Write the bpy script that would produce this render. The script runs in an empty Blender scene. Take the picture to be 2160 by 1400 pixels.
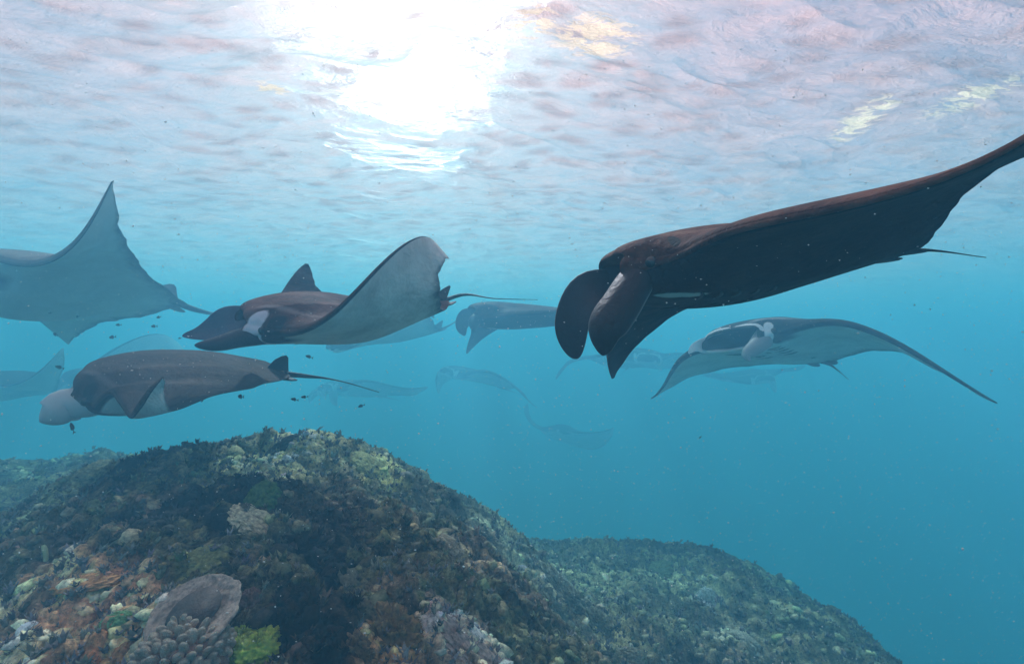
import bpy, math
import numpy as np
from mathutils import Vector
R=math.radians
S=bpy.context.scene
C=S.collection
# ---------------------------------------------------------------- camera
cam_d=bpy.data.cameras.new('camera'); cam=bpy.data.objects.new('camera',cam_d); C.objects.link(cam)
cam_d.sensor_width=36; cam_d.lens=36*1000/2160; cam_d.clip_end=600; cam_d.clip_start=.02
cam.location=(0,0,0); cam.rotation_euler=(R(90+2.3),0,0); S.camera=cam
# ---------------------------------------------------------------- sky, sun, exposure
W=bpy.data.worlds.new('World'); S.world=W; W.use_nodes=True; nt=W.node_tree
sky=nt.nodes.new('ShaderNodeTexSky'); sky.sky_type='NISHITA'; sky.sun_disc=False
bg=nt.nodes['Background']; nt.links.new(sky.outputs[0],bg.inputs[0]); bg.inputs[1].default_value=.05
SUN_AZ,SUN_EL=-13.5,44
sky.air_density=1; sky.ozone_density=6; sky.dust_density=3; sky.sun_elevation=R(SUN_EL); sky.sun_rotation=R(SUN_AZ)
sd=bpy.data.lights.new('sun','SUN'); sun=bpy.data.objects.new('sun',sd); C.objects.link(sun)
sd.energy=5; sd.angle=R(.5); sd.color=(1,.68,.80)
sun.location=(0,0,20)
sun.rotation_euler=Vector((math.sin(R(SUN_AZ))*math.cos(R(SUN_EL)),math.cos(R(SUN_AZ))*math.cos(R(SUN_EL)),math.sin(R(SUN_EL)))).to_track_quat('Z','Y').to_euler()
VS=S.view_settings;  VS.view_transform='Standard'; VS.look='None'; VS.exposure=1.14; VS.gamma=1; VS.use_curve_mapping=False
S.cycles.use_denoising=True
S.cycles.use_adaptive_sampling=True; S.cycles.adaptive_threshold=.025
S.cycles.volume_bounces=2
S.cycles.max_bounces=8; S.cycles.transparent_max_bounces=8
S.cycles.caustics_reflective=False; S.cycles.caustics_refractive=False
S.cycles.sample_clamp_indirect=4
# ---------------------------------------------------------------- noise helpers
def _h(ix,iy,iz,seed):
    n=(ix.astype(np.int64)*374761393+iy.astype(np.int64)*668265263+iz.astype(np.int64)*2147483647+seed*1274126177)&0xffffffff
    n=((n^(n>>13))*1274126177)&0xffffffff; n=(n^(n>>16))&0xffffffff
    return n.astype(np.float32)/4294967295.0
def vn(x,y,z=None,seed=0):
    """smooth value noise, -1..1"""
    x=np.asarray(x,np.float32);y=np.asarray(y,np.float32); z=np.zeros_like(x) if z is None else np.asarray(z,np.float32)
    ix,iy,iz=np.floor(x),np.floor(y),np.floor(z); fx,fy,fz=x-ix,y-iy,z-iz
    fx=fx*fx*fx*(fx*(fx*6-15)+10);fy=fy*fy*fy*(fy*(fy*6-15)+10);fz=fz*fz*(3-2*fz)
    two=bool(np.any(fz>0)); out=0
    for dz in((0,1) if two else (0,)):
        wz=(fz if dz else 1-fz) if two else 1
        a=_h(ix,iy,iz+dz,seed)*(1-fx)+_h(ix+1,iy,iz+dz,seed)*fx; b=_h(ix,iy+1,iz+dz,seed)*(1-fx)+_h(ix+1,iy+1,iz+dz,seed)*fx
        out=out+wz*(a*(1-fy)+b*fy)
    return out*2-1
def fbm(x,y,z=None,o=4,seed=0,g=.5):
    t=0;a=1;s=0
    for i in range(o):
        c,s_=math.cos(i*.9),math.sin(i*.9); X=(x*c-y*s_)*2**i; Y=(x*s_+y*c)*2**i
        t=t+a*vn(X+i*17.3,Y-i*9.1,None if z is None else z*2**i,seed+i); s+=a; a*=g
    return t/s
def cells(x,y,seed=0,jit=.9):
    """2d worley: F1, F2, id"""
    ix,iy=np.floor(x),np.floor(y); f1=np.full(x.shape,9.,np.float32);f2=f1.copy();idc=np.zeros(x.shape,np.float32); z0=np.zeros_like(ix)
    for dx in(-1,0,1):
        for dy in(-1,0,1):
            cx,cy=ix+dx,iy+dy; px=cx+.5+(_h(cx,cy,z0,seed)-.5)*jit; py=cy+.5+(_h(cx,cy,z0,seed+7)-.5)*jit
            d=np.sqrt((x-px)**2+(y-py)**2).astype(np.float32); m=d<f1
            f2=np.where(m,f1,np.minimum(f2,d)); idc=np.where(m,_h(cx,cy,z0,seed+3),idc); f1=np.where(m,d,f1)
    return f1,f2,idc
# ---------------------------------------------------------------- ray anatomy and pose
F=1000.0; PIT=math.radians(2.3)
def unproj(px,py,d):
    X=(px-1080)/F; Z=-(py-700)/F; Y=1.0
    c,s=math.cos(PIT),math.sin(PIT)
    return np.array([X*d,(Y*c-Z*s)*d,(Y*s+Z*c)*d])
def proj(P):
    c,s=math.cos(PIT),math.sin(PIT)
    Y=P[...,1]*c+P[...,2]*s; Z=-P[...,1]*s+P[...,2]*c
    Y=np.maximum(Y,.15)
    return np.stack([1080+F*P[...,0]/Y,700-F*Z/Y],-1)
def herm(tab):
    x=np.array([a for a,b in tab],float); y=np.array([b for a,b in tab],float)
    m=np.zeros(len(x)); d=np.diff(y)/np.diff(x); m[1:-1]=(d[1:]+d[:-1])/2; m[0]=0; m[-1]=d[-1]
    def f(t):
        t=np.clip(t,x[0],x[-1]); i=np.clip(np.searchsorted(x,t)-1,0,len(x)-2)
        h=x[i+1]-x[i]; u=(t-x[i])/h
        return (2*u**3-3*u*u+1)*y[i]+(u**3-2*u*u+u)*h*m[i]+(-2*u**3+3*u*u)*y[i+1]+(u**3-u*u)*h*m[i+1]
    return f
LEX=herm([(0,.36),(.08,.365),(.13,.355),(.17,.315),(.23,.27),(.32,.25),(.42,.22),(.55,.14),(.7,.01),(.82,-.11),(.92,-.225),(.97,-.29),(1,-.335)])
TEX=herm([(0,-.50),(.06,-.49),(.12,-.455),(.2,-.41),(.32,-.35),(.45,-.305),(.6,-.275),(.75,-.275),(.88,-.31),(.96,-.34),(1,-.35)])
TU=herm([(0,.105),(.08,.10),(.14,.088),(.2,.066),(.28,.045),(.4,.030),(.6,.018),(.8,.010),(.93,.006),(1,.002)])
TL=herm([(0,.085),(.08,.085),(.14,.075),(.2,.055),(.28,.034),(.4,.022),(.6,.013),(.8,.007),(.93,.004),(1,.002)])
EH=herm([(0,.046),(.07,.044),(.11,.036),(.145,.02),(.19,.010),(.3,.008),(.6,.0065),(.9,.004),(1,.0015)])
def sm(a,b,x):
    t=np.clip((x-a)/(b-a),0,1); return t*t*(3-2*t)
# params: 0-2 pos, 3-5 rot (euler xyz), 6 scale, 7 arch, 8.. left wing (7), 15.. right wing(7)  [a0,a1,a2,a3,t1,t2,sw]
def rotm(r):
    cx,sx,cy,sy,cz,sz=math.cos(r[0]),math.sin(r[0]),math.cos(r[1]),math.sin(r[1]),math.cos(r[2]),math.sin(r[2])
    Rx=np.array([[1,0,0],[0,cx,-sx],[0,sx,cx]]);Ry=np.array([[cy,0,sy],[0,1,0],[-sy,0,cy]]);Rz=np.array([[cz,-sz,0],[sz,cz,0],[0,0,1]])
    return Rz@Ry@Rx
def bend(p,s,side):
    """side +1 left: returns y,z of spine and phi, twist, dx for array s>=0 (arc)"""
    a0,a1,a2,a3,t1,t2,sw=p
    g=np.linspace(0,1,201); q=np.clip((g-.14)/.86,0,1)
    w=sm(.12,.36,g)
    ph=a0*w+a1*q+a2*q*q+a3*q**4
    dy=np.cos(ph);dz=np.sin(ph)
    Y=np.concatenate([[0],np.cumsum((dy[1:]+dy[:-1])/2)])/200
    Z=np.concatenate([[0],np.cumsum((dz[1:]+dz[:-1])/2)])/200
    qq=np.clip((s-.14)/.86,0,1)
    return np.interp(s,g,Y),np.interp(s,g,Z),np.interp(s,g,ph),t1*qq+t2*qq**2,sw*qq**2
def place(p,pts,s,side):
    """pts (...,2): x,z in rest section at arc span s (...), side +-1 -> world"""
    y,z,ph,tw,dx=bend(p[8:15] if side>0 else p[15:22],s,side)
    xr=(LEX(s)*.6+TEX(s)*.4)
    x0=pts[...,0]-xr; z0=pts[...,1]*(1+(p[22]-1)*(1-sm(.15,.6,s)))
    x1=x0*np.cos(tw)-z0*np.sin(tw); z1=x0*np.sin(tw)+z0*np.cos(tw)
    x=xr+x1+dx
    Y=y-np.sin(ph)*z1; Z=z+np.cos(ph)*z1
    Z=Z-p[7]*(x+.05)**2*np.sign(x+.05)*(1-sm(.3,.9,s)) 
    Z=Z-p[23]*np.maximum(x-.05,0)**2*(1-sm(.16,.5,s))
    return np.stack([x,side*Y,Z],-1)
WARP=[None]
def toworld(p,B):
    W=toworld0(p,B)
    if WARP[0] is not None:
        c,w,sg=WARP[0]
        d=((W[...,None,:]-c)**2).sum(-1); W=W+np.exp(-d/(2*sg*sg))@w
    return W
def toworld0(p,B):
    return (B*np.array([p[24],1,1])@rotm(p[3:6]).T)*p[6]+np.asarray(p[:3])
def upper(c,s):
    # chordwise profile 0..1
    a=2*(1.4845*np.sqrt(c)-.63*c-1.758*c*c+1.4215*c**3-.5180*c**4)
    blunt=1-sm(.10,.2,s)
    b=np.sqrt(np.clip(c/.32,0,1)*(2-np.clip(c/.32,0,1)))*np.where(c>.32,np.cos(np.clip((c-.32)/.68,0,1)*math.pi/2)**.8,1)
    return a*(1-blunt)+b*blunt
def loop(s,nu=22,nf=9,mouth=1.0):
    """section loop rest coords for array s -> (len(s),K,2), also (c,side) tags"""
    s=np.asarray(s)[:,None]
    cu=(1-np.cos(np.linspace(0,1,nu)*math.pi/2)**1.0)  # dense near LE
    cu=np.sin(np.linspace(0,1,nu)*math.pi/2)**2
    le=LEX(s);te=TEX(s);eh=EH(s)
    # keep thickness above edge height
    def surf(c,T,sg):
        base=eh*(1-c)**1.5+.0008
        if sg<0: base=base
        return sg*(base+np.maximum(T-eh,0)*upper(c,s))
    cU=cu[None,::-1]; xU=le+(te-le)*cU; zU=surf(cU,TU(s),1)
    tt=np.linspace(0,1,nf+2)[None,1:-1]
    md=(1-sm(.09,.135,s))*mouth
    dep=-eh*.9*(1-md)+.16*md*(1-(s/.2)**2)
    prof=np.where(md>.3,np.sin(math.pi*tt)**.6,np.sin(math.pi*tt))
    xF=le-dep*prof-.03*md*tt ; zF=eh*np.cos(math.pi*tt)*np.ones_like(s)
    cL=cu[None,:]; xL=le-.03*md*(1-cL)**6+(te-le)*cL; zL=surf(cL,TL(s),-1)
    X=np.concatenate([xU,xF,xL],1);Z=np.concatenate([zU,zF+0*xF,zL],1)
    c=np.concatenate([cU[0],0*tt[0],cL[0]]); sd=np.concatenate([cU[0]*0+1,np.linspace(.9,-.9,nf),cL[0]*0-1])
    return np.stack([X,Z],-1),c,sd
def lobe_line(p,side,L,n=9):
    """L=(pitch down, yaw in, curl down, length) -> body-frame centreline"""
    pd,yw,cu,ln=L
    pts=[np.array([.325,side*.150,-.012])];
    for i in range(n-1):
        t=i/(n-2); a=pd+cu*t
        d=np.array([math.cos(a)*math.cos(yw),-side*math.sin(yw)*math.cos(a),-math.sin(a)])
        pts.append(pts[-1]+d*ln/(n-1))
    B=np.array(pts); B[:,2]-=p[7]*(.375)**2+p[23]*.275**2
    return B
def mesh_np(name,verts,faces,mat=None,smooth=True,parent=None,attrs=None,loc=None):
    """verts (n,3), faces (m,4) or (m,3) int array or list"""
    me=bpy.data.meshes.new(name)
    if isinstance(faces,np.ndarray):
        k=faces.shape[1]
        me.vertices.add(len(verts)); me.vertices.foreach_set('co',np.asarray(verts,np.float32).ravel())
        me.loops.add(faces.size); me.loops.foreach_set('vertex_index',faces.astype(np.int32).ravel())
        me.polygons.add(len(faces)); me.polygons.foreach_set('loop_start',np.arange(0,faces.size,k,dtype=np.int32))
        me.polygons.foreach_set('loop_total',np.full(len(faces),k,np.int32))
        me.update(calc_edges=True)
    else:
        me.from_pydata([tuple(map(float,v)) for v in verts],[],faces)
    if smooth: me.polygons.foreach_set('use_smooth',np.ones(len(me.polygons),bool))
    for k,v in (attrs or {}).items():
        v=np.asarray(v,np.float32)
        if v.ndim==1: a=me.attributes.new(k,'FLOAT','POINT'); a.data.foreach_set('value',v)
        else: a=me.attributes.new(k,'FLOAT_VECTOR','POINT'); a.data.foreach_set('vector',v.ravel())
    if mat: me.materials.append(mat)
    o=bpy.data.objects.new(name,me); C.objects.link(o)
    if parent is not None: o.parent=parent
    if loc is not None: o.location=loc
    return o
def tag(o,label=None,cat=None,group=None,kind=None):
    if label: o['label']=label
    if cat: o['category']=cat
    if group: o['group']=group
    if kind: o['kind']=kind
    return o
def tube_mesh(P,rad,k=8,flat=None,up=None):
    """tube about polyline P (n,3) with radii rad (n,) or (n,2) [width,thickness]; up gives width direction (n,3)"""
    P=np.asarray(P,float);n=len(P); T=np.gradient(P,axis=0);T/=np.linalg.norm(T,axis=1,keepdims=True)
    rad=np.asarray(rad,float)
    if rad.ndim==1: rad=np.stack([rad,rad],1)
    if up is None: up=np.tile([0,0,1.0],(n,1))
    up=np.asarray(up,float)
    if up.ndim==1: up=np.tile(up,(n,1))
    U=up-T*(up*T).sum(1,keepdims=True);U/=np.maximum(np.linalg.norm(U,axis=1,keepdims=True),1e-6)
    V=np.cross(T,U); a=np.linspace(0,2*math.pi,k,endpoint=False)
    X=P[:,None]+U[:,None]*(np.cos(a)[None,:,None]*rad[:,0][:,None,None])+V[:,None]*(np.sin(a)[None,:,None]*rad[:,1][:,None,None])
    v=X.reshape(-1,3);f=[]
    for i in range(n-1):
        for j in range(k):
            f.append((i*k+j,i*k+(j+1)%k,(i+1)*k+(j+1)%k,(i+1)*k+j))
    f.append(tuple(range(k))[::-1]); f.append(tuple((n-1)*k+j for j in range(k)))
    return v,f
def spl(pts,n,t=None):
    pts=np.asarray(pts,float);d=np.concatenate([[0],np.cumsum(np.linalg.norm(np.diff(pts,axis=0),axis=1))]);d/=d[-1]
    t=np.linspace(0,1,n) if t is None else t
    return np.stack([herm(list(zip(d,pts[:,i])))(t) for i in range(pts.shape[1])],1)
def spl_at(x,pts,t):
    pts=np.asarray(pts); return np.stack([herm(list(zip(x,pts[:,i])))(t) for i in range(3)],1)
def body_pt(p,x,y,z):
    """body-frame rest point -> world, follows wing bend"""
    s=abs(y); sd=1 if y>=0 else -1
    return toworld(p,place(p,np.array([x,z],float),np.array(s,float),sd))
def make_manta(p,mats,warp=None,manual=None,lobes=None,tail=None,tail_drop=0,eyes=True,pelvic=True,gills=True,detail=1.0,dorsal=1.0,patch=None):
    WARP[0]=None if warp is None else (np.array(warp[0]),np.array(warp[1]),warp[2])
    p=np.array(p,float); R_=rotm(p[3:6]); sc=p[6]
    org=p[:3].copy()
    root=bpy.data.objects.new('manta_ray',None); C.objects.link(root); root.location=org; root.empty_display_size=.1
    ns=int(46*detail)
    S_=np.concatenate([np.linspace(0,.3,int(ns*.55)),np.linspace(.3,1,int(ns*(1.2 if manual else .6)))[1:]])
    LPs,c,sd=loop(S_,nu=int(26*detail),nf=int(13*detail)); K=LPs.shape[1]
    sides=[]
    # small uneven trailing edge and muscle ripple
    rng=np.random.default_rng(int(abs(p[0]*1000))%9999)
    A=[];rest=[];cs=[];sds=[];mo=[]
    nf=int(13*detail);nu=int(26*detail)
    for side in(1,-1):
        ph=rng.uniform(0,6,4)
        L=LPs.copy()
        wav=(np.sin(S_*37+ph[0])+.6*np.sin(S_*71+ph[1])+.4*np.sin(S_*113+ph[2]))*.0035*sm(.1,.3,S_)
        L[...,0]+=wav[:,None]*(c[None]**3)
        L[...,1]+=(np.sin(S_*23+ph[3])*.004*sm(.2,.5,S_))[:,None]*(c[None]**2)
        B=toworld(p,place(p,L,S_[:,None]*np.ones(L.shape[:2]),side))
        if manual and side==1:
            dep0=p[1]*math.cos(PIT)+p[2]*math.sin(PIT)
            st=[m_[0] for m_ in manual]; le=spl_at(st,[unproj(m_[1],m_[2],dep0+m_[3]) for m_ in manual],S_); te=spl_at(st,[unproj(m_[4],m_[5],dep0+m_[6]) for m_ in manual],S_)
            sp=np.gradient((le+te)/2,S_,axis=0); ch=le-te; nn=np.cross(ch,sp); nn/=np.maximum(np.linalg.norm(nn,axis=1,keepdims=True),1e-9)
            cx=(LEX(S_)[:,None]-L[...,0])/(LEX(S_)-TEX(S_))[:,None]
            Bm=le[:,None]+(te-le)[:,None]*cx[...,None]+nn[:,None]*(L[...,1]*sc)[...,None]
            wb=sm(.2,.36,S_)[:,None,None]; B=B*(1-wb)+Bm*wb
        idx=range(len(S_)-1,-1,-1) if side==1 else range(1,len(S_))
        for i in idx:
            A.append(B[i]); rest.append(np.stack([L[i,:,0],np.full(K,side*S_[i]),L[i,:,1]],1)); cs.append(c);sds.append(sd)
            m=np.zeros(K); 
            if S_[i]<.12: m[nu:nu+nf]=np.sin(np.linspace(0,math.pi,nf))
            mo.append(m)
    A=np.array(A);n=len(A)
    V=A.reshape(-1,3)-org
    i,j=np.meshgrid(np.arange(n-1),np.arange(K),indexing='ij'); j2=(j+1)%K
    Fq=np.stack([i*K+j,i*K+j2,(i+1)*K+j2,(i+1)*K+j],-1).reshape(-1,4)
    body=mesh_np('body',V,Fq,mats['skin'],parent=root,attrs={'rest':np.concatenate(rest),'chord':np.concatenate(cs),'side':np.concatenate(sds),'mouth':np.concatenate(mo)})
    # cephalic lobes: rooted on the head corner, centre line bent through the given points
    if lobes:
        for side,lb in lobes.items():
            if lb is None: continue
            cps,roll=lb                  # [[px,py,depth change,half width px],...]
            r0=body_pt(p,.20,side*.118,-.015); r1=body_pt(p,.315,side*.140,-.012)
            dep=r1[1]*math.cos(PIT)+r1[2]*math.sin(PIT)
            pts=np.array([np.r_[r0,.036*sc],np.r_[r1,.05*sc]]+[np.r_[unproj(a[0],a[1],dep+a[2]),a[3]*dep/F] for a in cps])
            n_=34; t=np.sin(np.linspace(0,1,n_)*math.pi/2); Q=spl(pts,n_,t); Wd=Q[:,:3]
            u_=np.clip((1.0-t)/.30,0,1); w=Q[:,3]*np.sqrt(np.maximum(1-(1-u_)**2,1e-4))
            th=sc*herm([(0,.03),(.25,.024),(.6,.014),(.93,.008),(1,.002)])(t)*np.sqrt(np.clip((1.02-t)/.1,0,1))
            Tn=np.gradient(Wd,axis=0);Tn/=np.linalg.norm(Tn,axis=1,keepdims=True)
            vd=Wd/np.linalg.norm(Wd,axis=1,keepdims=True)
            up=np.cross(Tn,vd); up/=np.linalg.norm(up,axis=1,keepdims=True)
            up=up*math.cos(roll)+np.cross(Tn,up)*math.sin(roll)
            kk=24
            v,f=tube_mesh(Wd,np.stack([w,th],1),kk,up=up)
            a=np.linspace(0,2*math.pi,kk,endpoint=False)
            U=up-Tn*(Tn*up).sum(1)[:,None];U/=np.linalg.norm(U,axis=1,keepdims=True);Vv=np.cross(Tn,U)
            inn=np.array([0,-side,0])@R_.T; sg=np.sign(Vv@inn)
            cup=(np.cos(a)**2)[None,:]*(w*.4*np.clip(t*3,0,1))[:,None]
            v=v.reshape(n_,kk,3)+Vv[:,None]*(sg[:,None]*cup)[...,None]
            lat=np.broadcast_to(np.sin(a)[None],(n_,kk))*sg[:,None]
            tt=np.broadcast_to(t[:,None],(n_,kk)); ww=np.broadcast_to(np.cos(a)[None],(n_,kk))
            mesh_np('cephalic_lobe',v.reshape(-1,3)-org,f,mats['lobe'],parent=root,attrs={'inner':lat.ravel(),'along':tt.ravel(),'across':ww.ravel()})
    # dorsal fin
    if dorsal:
        h=.075*dorsal
        base=[(-.385,.0),(-.41,.33),(-.44,.68),(-.475,.93),(-.497,1.0),(-.505,.86),(-.500,.5),(-.497,.22),(-.495,0)]
        prof=np.array([[x,0,z*h+.018] for x,z in base])
        v=[];
        for yy in(-1,1):
            for x,_,z in prof:
                v.append(body_fix(p,x,yy*.007*(1-(z-.018)/h*.8),z))
        m=len(prof); f=[tuple(range(m))[::-1],tuple(range(m,2*m))]+[(k,(k+1)%m,m+(k+1)%m,m+k) for k in range(m)]
        o=mesh_np('dorsal_fin',np.array(v)-org,f,mats['dark'],smooth=False,parent=root)
    # pelvic fins
    if pelvic:
        for side in(1,-1):
            Pp=np.array([body_fix(p,x,side*y,z) for x,y,z in((-.43,.045,-.0),(-.465,.05,-.006),(-.50,.05,-.009),(-.52,.047,-.010),(-.53,.045,-.010))])
            v,f=tube_mesh(Pp,np.array([[.03,.008],[.032,.007],[.026,.005],[.014,.004],[.003,.001]])*sc,10,up=np.array([0,1,0])@R_.T)
            mesh_np('pelvic_fin',v-org,f,mats['dark'],parent=root)
    # tail
    if tail is not False:
        a=body_fix(p,-.47,0,.002);b=body_fix(p,-.56,0,.002)
        if tail: 
            mid=[unproj(*q) for q in tail]
            pts=[a,b]+mid
        else:
            pts=[a,b,body_fix(p,-.72,.01,.004),body_fix(p,-.88,.02,.0)]
        Pp=spl(pts,24); t=np.linspace(0,1,24)
        v,f=tube_mesh(Pp,sc*(.0014+.011*(1-t)**3+.0028*(1-t)),8)
        mesh_np('tail',v-org,f,mats['tail'],parent=root)
    if eyes:
        for side in(1,-1):
            cpt=body_pt(p,.308,side*.172,.002)
            nrm=(np.array([.6,side*.8,.05])@R_.T); nrm/=np.linalg.norm(nrm)
            cpt=cpt+nrm*sc*.004
            v,f=ball(12,8); v=v*np.array([.02,.015,.017])*sc
            mesh_np('eye',v@R_.T+cpt-org,f,mats['eye'],parent=root)
    if gills:
        for side in(1,-1):
            for g in range(5):
                x0=.17-g*.052; Pp=[]
                for t in np.linspace(0,1,7):
                    y=.055+.085*t+ -.006*g; x=x0+.02*t-.012*math.sin(t*math.pi)
                    s_=np.array([y]);c_=(LEX(s_)-x)/(LEX(s_)-TEX(s_))
                    z=-(EH(s_)*(1-c_)**1.5+.0008+np.maximum(TL(s_)-EH(s_),0)*upper(c_,s_))[0]
                    Pp.append(body_pt(p,x,side*y,z-.001))
                v,f=tube_mesh(Pp,np.array([[.0015,.002],[.005,.0025],[.007,.003],[.007,.003],[.006,.003],[.004,.002],[.001,.001]])*sc,6,up=np.array([1,0,0])@R_.T)
                mesh_np('gill_slit',v-org,f,mats['gill'],parent=root)
    return root
def body_fix(p,x,y,z):
    B=np.array([x,y,z-p[7]*(x+.05)**2*(1 if x>-.05 else -1)]); return toworld(p,B)
def ball(k,n):
    v=[(0,0,1)];f=[]
    for i in range(1,n):
        a=math.pi*i/n
        for j in range(k): b=2*math.pi*j/k; v.append((math.sin(a)*math.cos(b),math.sin(a)*math.sin(b),math.cos(a)))
    v.append((0,0,-1)); L=len(v)-1
    for j in range(k): f.append((0,1+j,1+(j+1)%k)); f.append((L,L-k+(j+1)%k,L-k+j))
    for i in range(n-2):
        for j in range(k): a=1+i*k+j;b=1+i*k+(j+1)%k; f.append((a,a+k,b+k,b))
    return np.array(v,float),f
# ---------------------------------------------------------------- materials
def newmat(n):
    m=bpy.data.materials.new(n); m.use_nodes=True; t=m.node_tree; b=t.nodes['Principled BSDF']; return m,t,b
class NB:
    def __init__(s,t): s.t=t
    def n(s,ty,**kw):
        o=s.t.nodes.new('ShaderNode'+ty)
        for k,v in kw.items(): setattr(o,k,v)
        return o
    def l(s,a,b): s.t.links.new(a,b)
    def attr(s,name): o=s.n('Attribute'); o.attribute_name=name; return o
    def mul(s,a,b,op='MULTIPLY'):
        o=s.n('Math',operation=op)
        for i,v in enumerate((a,b)):
            if hasattr(v,'name') or hasattr(v,'is_output'): s.l(v,o.inputs[i])
            else: o.inputs[i].default_value=v
        return o.outputs[0]
    def ss(s,v,a,b):
        o=s.n('MapRange',interpolation_type='SMOOTHSTEP'); s.l(v,o.inputs[0]); o.inputs[1].default_value=a;o.inputs[2].default_value=b; return o.outputs[0]
    def mix(s,f,a,b,mode='MIX'):
        o=s.n('Mix',data_type='RGBA',blend_type=mode)
        if hasattr(f,'is_output'): s.l(f,o.inputs[0])
        else: o.inputs[0].default_value=f
        for i,v in((6,a),(7,b)):
            if hasattr(v,'is_output'): s.l(v,o.inputs[i])
            else: o.inputs[i].default_value=(*v,1)
        return o.outputs[2]
    def noise(s,vec,scale,detail=4,rough=.6,dist=0):
        o=s.n('TexNoise'); o.inputs['Scale'].default_value=scale;o.inputs['Detail'].default_value=detail;o.inputs['Roughness'].default_value=rough;o.inputs['Distortion'].default_value=dist
        if vec is not None: s.l(vec,o.inputs['Vector'])
        return o.outputs[0]
    def bump(s,h,b,dist,strength=1):
        o=s.n('Bump'); o.inputs['Distance'].default_value=dist;o.inputs['Strength'].default_value=strength; s.l(h,o.inputs['Height']); s.l(o.outputs[0],b.inputs['Normal'])
def skin_mat(name,dor,dor2,ven,ven2,edge=(.012,.012,.015),patch=None,spots=0,rim=.035,blotch=()):
    """dorsal colours, ventral colours, dark rim on the leading edge, pale shoulder patch, dark belly spots"""
    m,t,b=newmat(name); q=NB(t); rest=q.attr('rest').outputs['Vector']; side=q.attr('side').outputs['Fac']; ch=q.attr('chord').outputs['Fac']; mo=q.attr('mouth').outputs['Fac']
    n1=q.noise(rest,5,6,.62); n2=q.noise(rest,38,4,.6); n3=q.noise(rest,16,5,.65,.4)
    dc=q.mix(q.ss(n1,.38,.66),dor,dor2); dc=q.mix(q.mul(q.ss(n2,.48,.72),.5),dc,dor2); dc=q.mix(q.mul(q.ss(n3,.50,.66),.45),dc,dor); dc=q.mix(q.mul(q.ss(q.noise(rest,3.1,3,.5),.5,.7),.4),dc,tuple(c*.55 for c in dor))
    sx=q.n('SeparateXYZ'); q.l(rest,sx.inputs[0]); X,Y=sx.outputs[0],sx.outputs[1]; aY=q.mul(Y,0,'ABSOLUTE')
    if patch:
        # pale shoulder bars sweeping back from the head
        e=q.mul(q.mul(X,-.235,'ADD'),q.mul(q.mul(aY,-.17,'ADD'),.9),'ADD')
        w=q.ss(q.mul(q.mul(e,0,'ABSOLUTE'),q.mul(n3,.03),'ADD'),.042,.018)
        lim=q.mul(q.ss(aY,.05,.10),q.ss(aY,.33,.2)); dc=q.mix(q.mul(q.mul(w,lim),.85),dc,patch)
    vc=q.mix(q.ss(n1,.35,.7),ven,ven2); vc=q.mix(q.mul(q.ss(n3,.52,.72),.5),vc,ven2)
    # dusky margin towards the wing ends and the rear edge of the belly
    mg=q.mul(q.ss(q.mul(ch,q.mul(n3,.18),'ADD'),.93,1.12),.85); vc=q.mix(mg,vc,edge)
    mg2=q.mul(q.ss(q.mul(aY,q.mul(n1,.2),'ADD'),.75,1.15),.55); vc=q.mix(mg2,vc,ven2)
    rm=q.ss(q.mul(ch,q.mul(n3,.012),'ADD'),rim,rim*.45); rm=q.mul(rm,q.ss(aY,.15,.22)); vc=q.mix(rm,vc,edge)
    # dark patch round the eye and shoulder
    ey=q.mul(q.ss(aY,.145,.16),q.ss(aY,.27,.2)); ey=q.mul(ey,q.ss(ch,.16,.08)); vc=q.mix(q.mul(ey,.95),vc,edge)
    if spots:
        vo=q.n('TexVoronoi'); vo.inputs['Scale'].default_value=9; q.l(rest,vo.inputs['Vector'])
        sp=q.mul(q.ss(vo.outputs['Distance'],.17,.10),q.ss(aY,.34,.2)); sp=q.mul(sp,q.ss(n1,.47,.52)); vc=q.mix(q.mul(sp,spots),vc,edge)
    sgn=q.ss(q.mul(side,q.mul(n3,.10),'ADD'),-.9,-.55)
    col=q.mix(sgn,vc,dc)
    for bx,by,rx_,ry_,s0,s1,bc in blotch:
        yy=Y if by>0 else aY
        d=q.mul(q.mul(q.mul(X,-bx,'ADD'),1/rx_),2,'POWER'); e=q.mul(q.mul(q.mul(yy,-abs(by),'ADD'),1/ry_),2,'POWER')
        d=q.mul(q.mul(d,e,'ADD'),q.mul(n3,1.6),'ADD'); w=q.mul(q.ss(d,1.9,1.35),q.mul(q.ss(side,s0-.12,s0),q.ss(side,s1+.12,s1))); col=q.mix(w,col,bc)
    # pale scratches and flecks
    mp=q.n('Mapping'); mp.inputs['Scale'].default_value=(5,26,8); mp.inputs['Rotation'].default_value=(0,0,.5); q.l(rest,mp.inputs[0]); sc_=q.noise(mp.outputs[0],2.2,3,.5,.6)
    fl=q.noise(rest,95,2,.5); col=q.mix(q.mul(q.mul(q.ss(sc_,.68,.76),.30),q.ss(n1,.45,.6)),col,(.30,.24,.22)); col=q.mix(q.mul(q.ss(fl,.70,.78),.22),col,(.35,.30,.28))
    col=q.mix(q.ss(mo,.03,.25),col,(.05,.045,.06))
    q.l(col,b.inputs['Base Color']); b.inputs['Roughness'].default_value=.75; b.inputs['Specular IOR Level'].default_value=.08
    q.bump(q.mul(q.mul(n2,.7),q.mul(n3,1.2),'ADD'),b,.014,.8)
    return m
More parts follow.
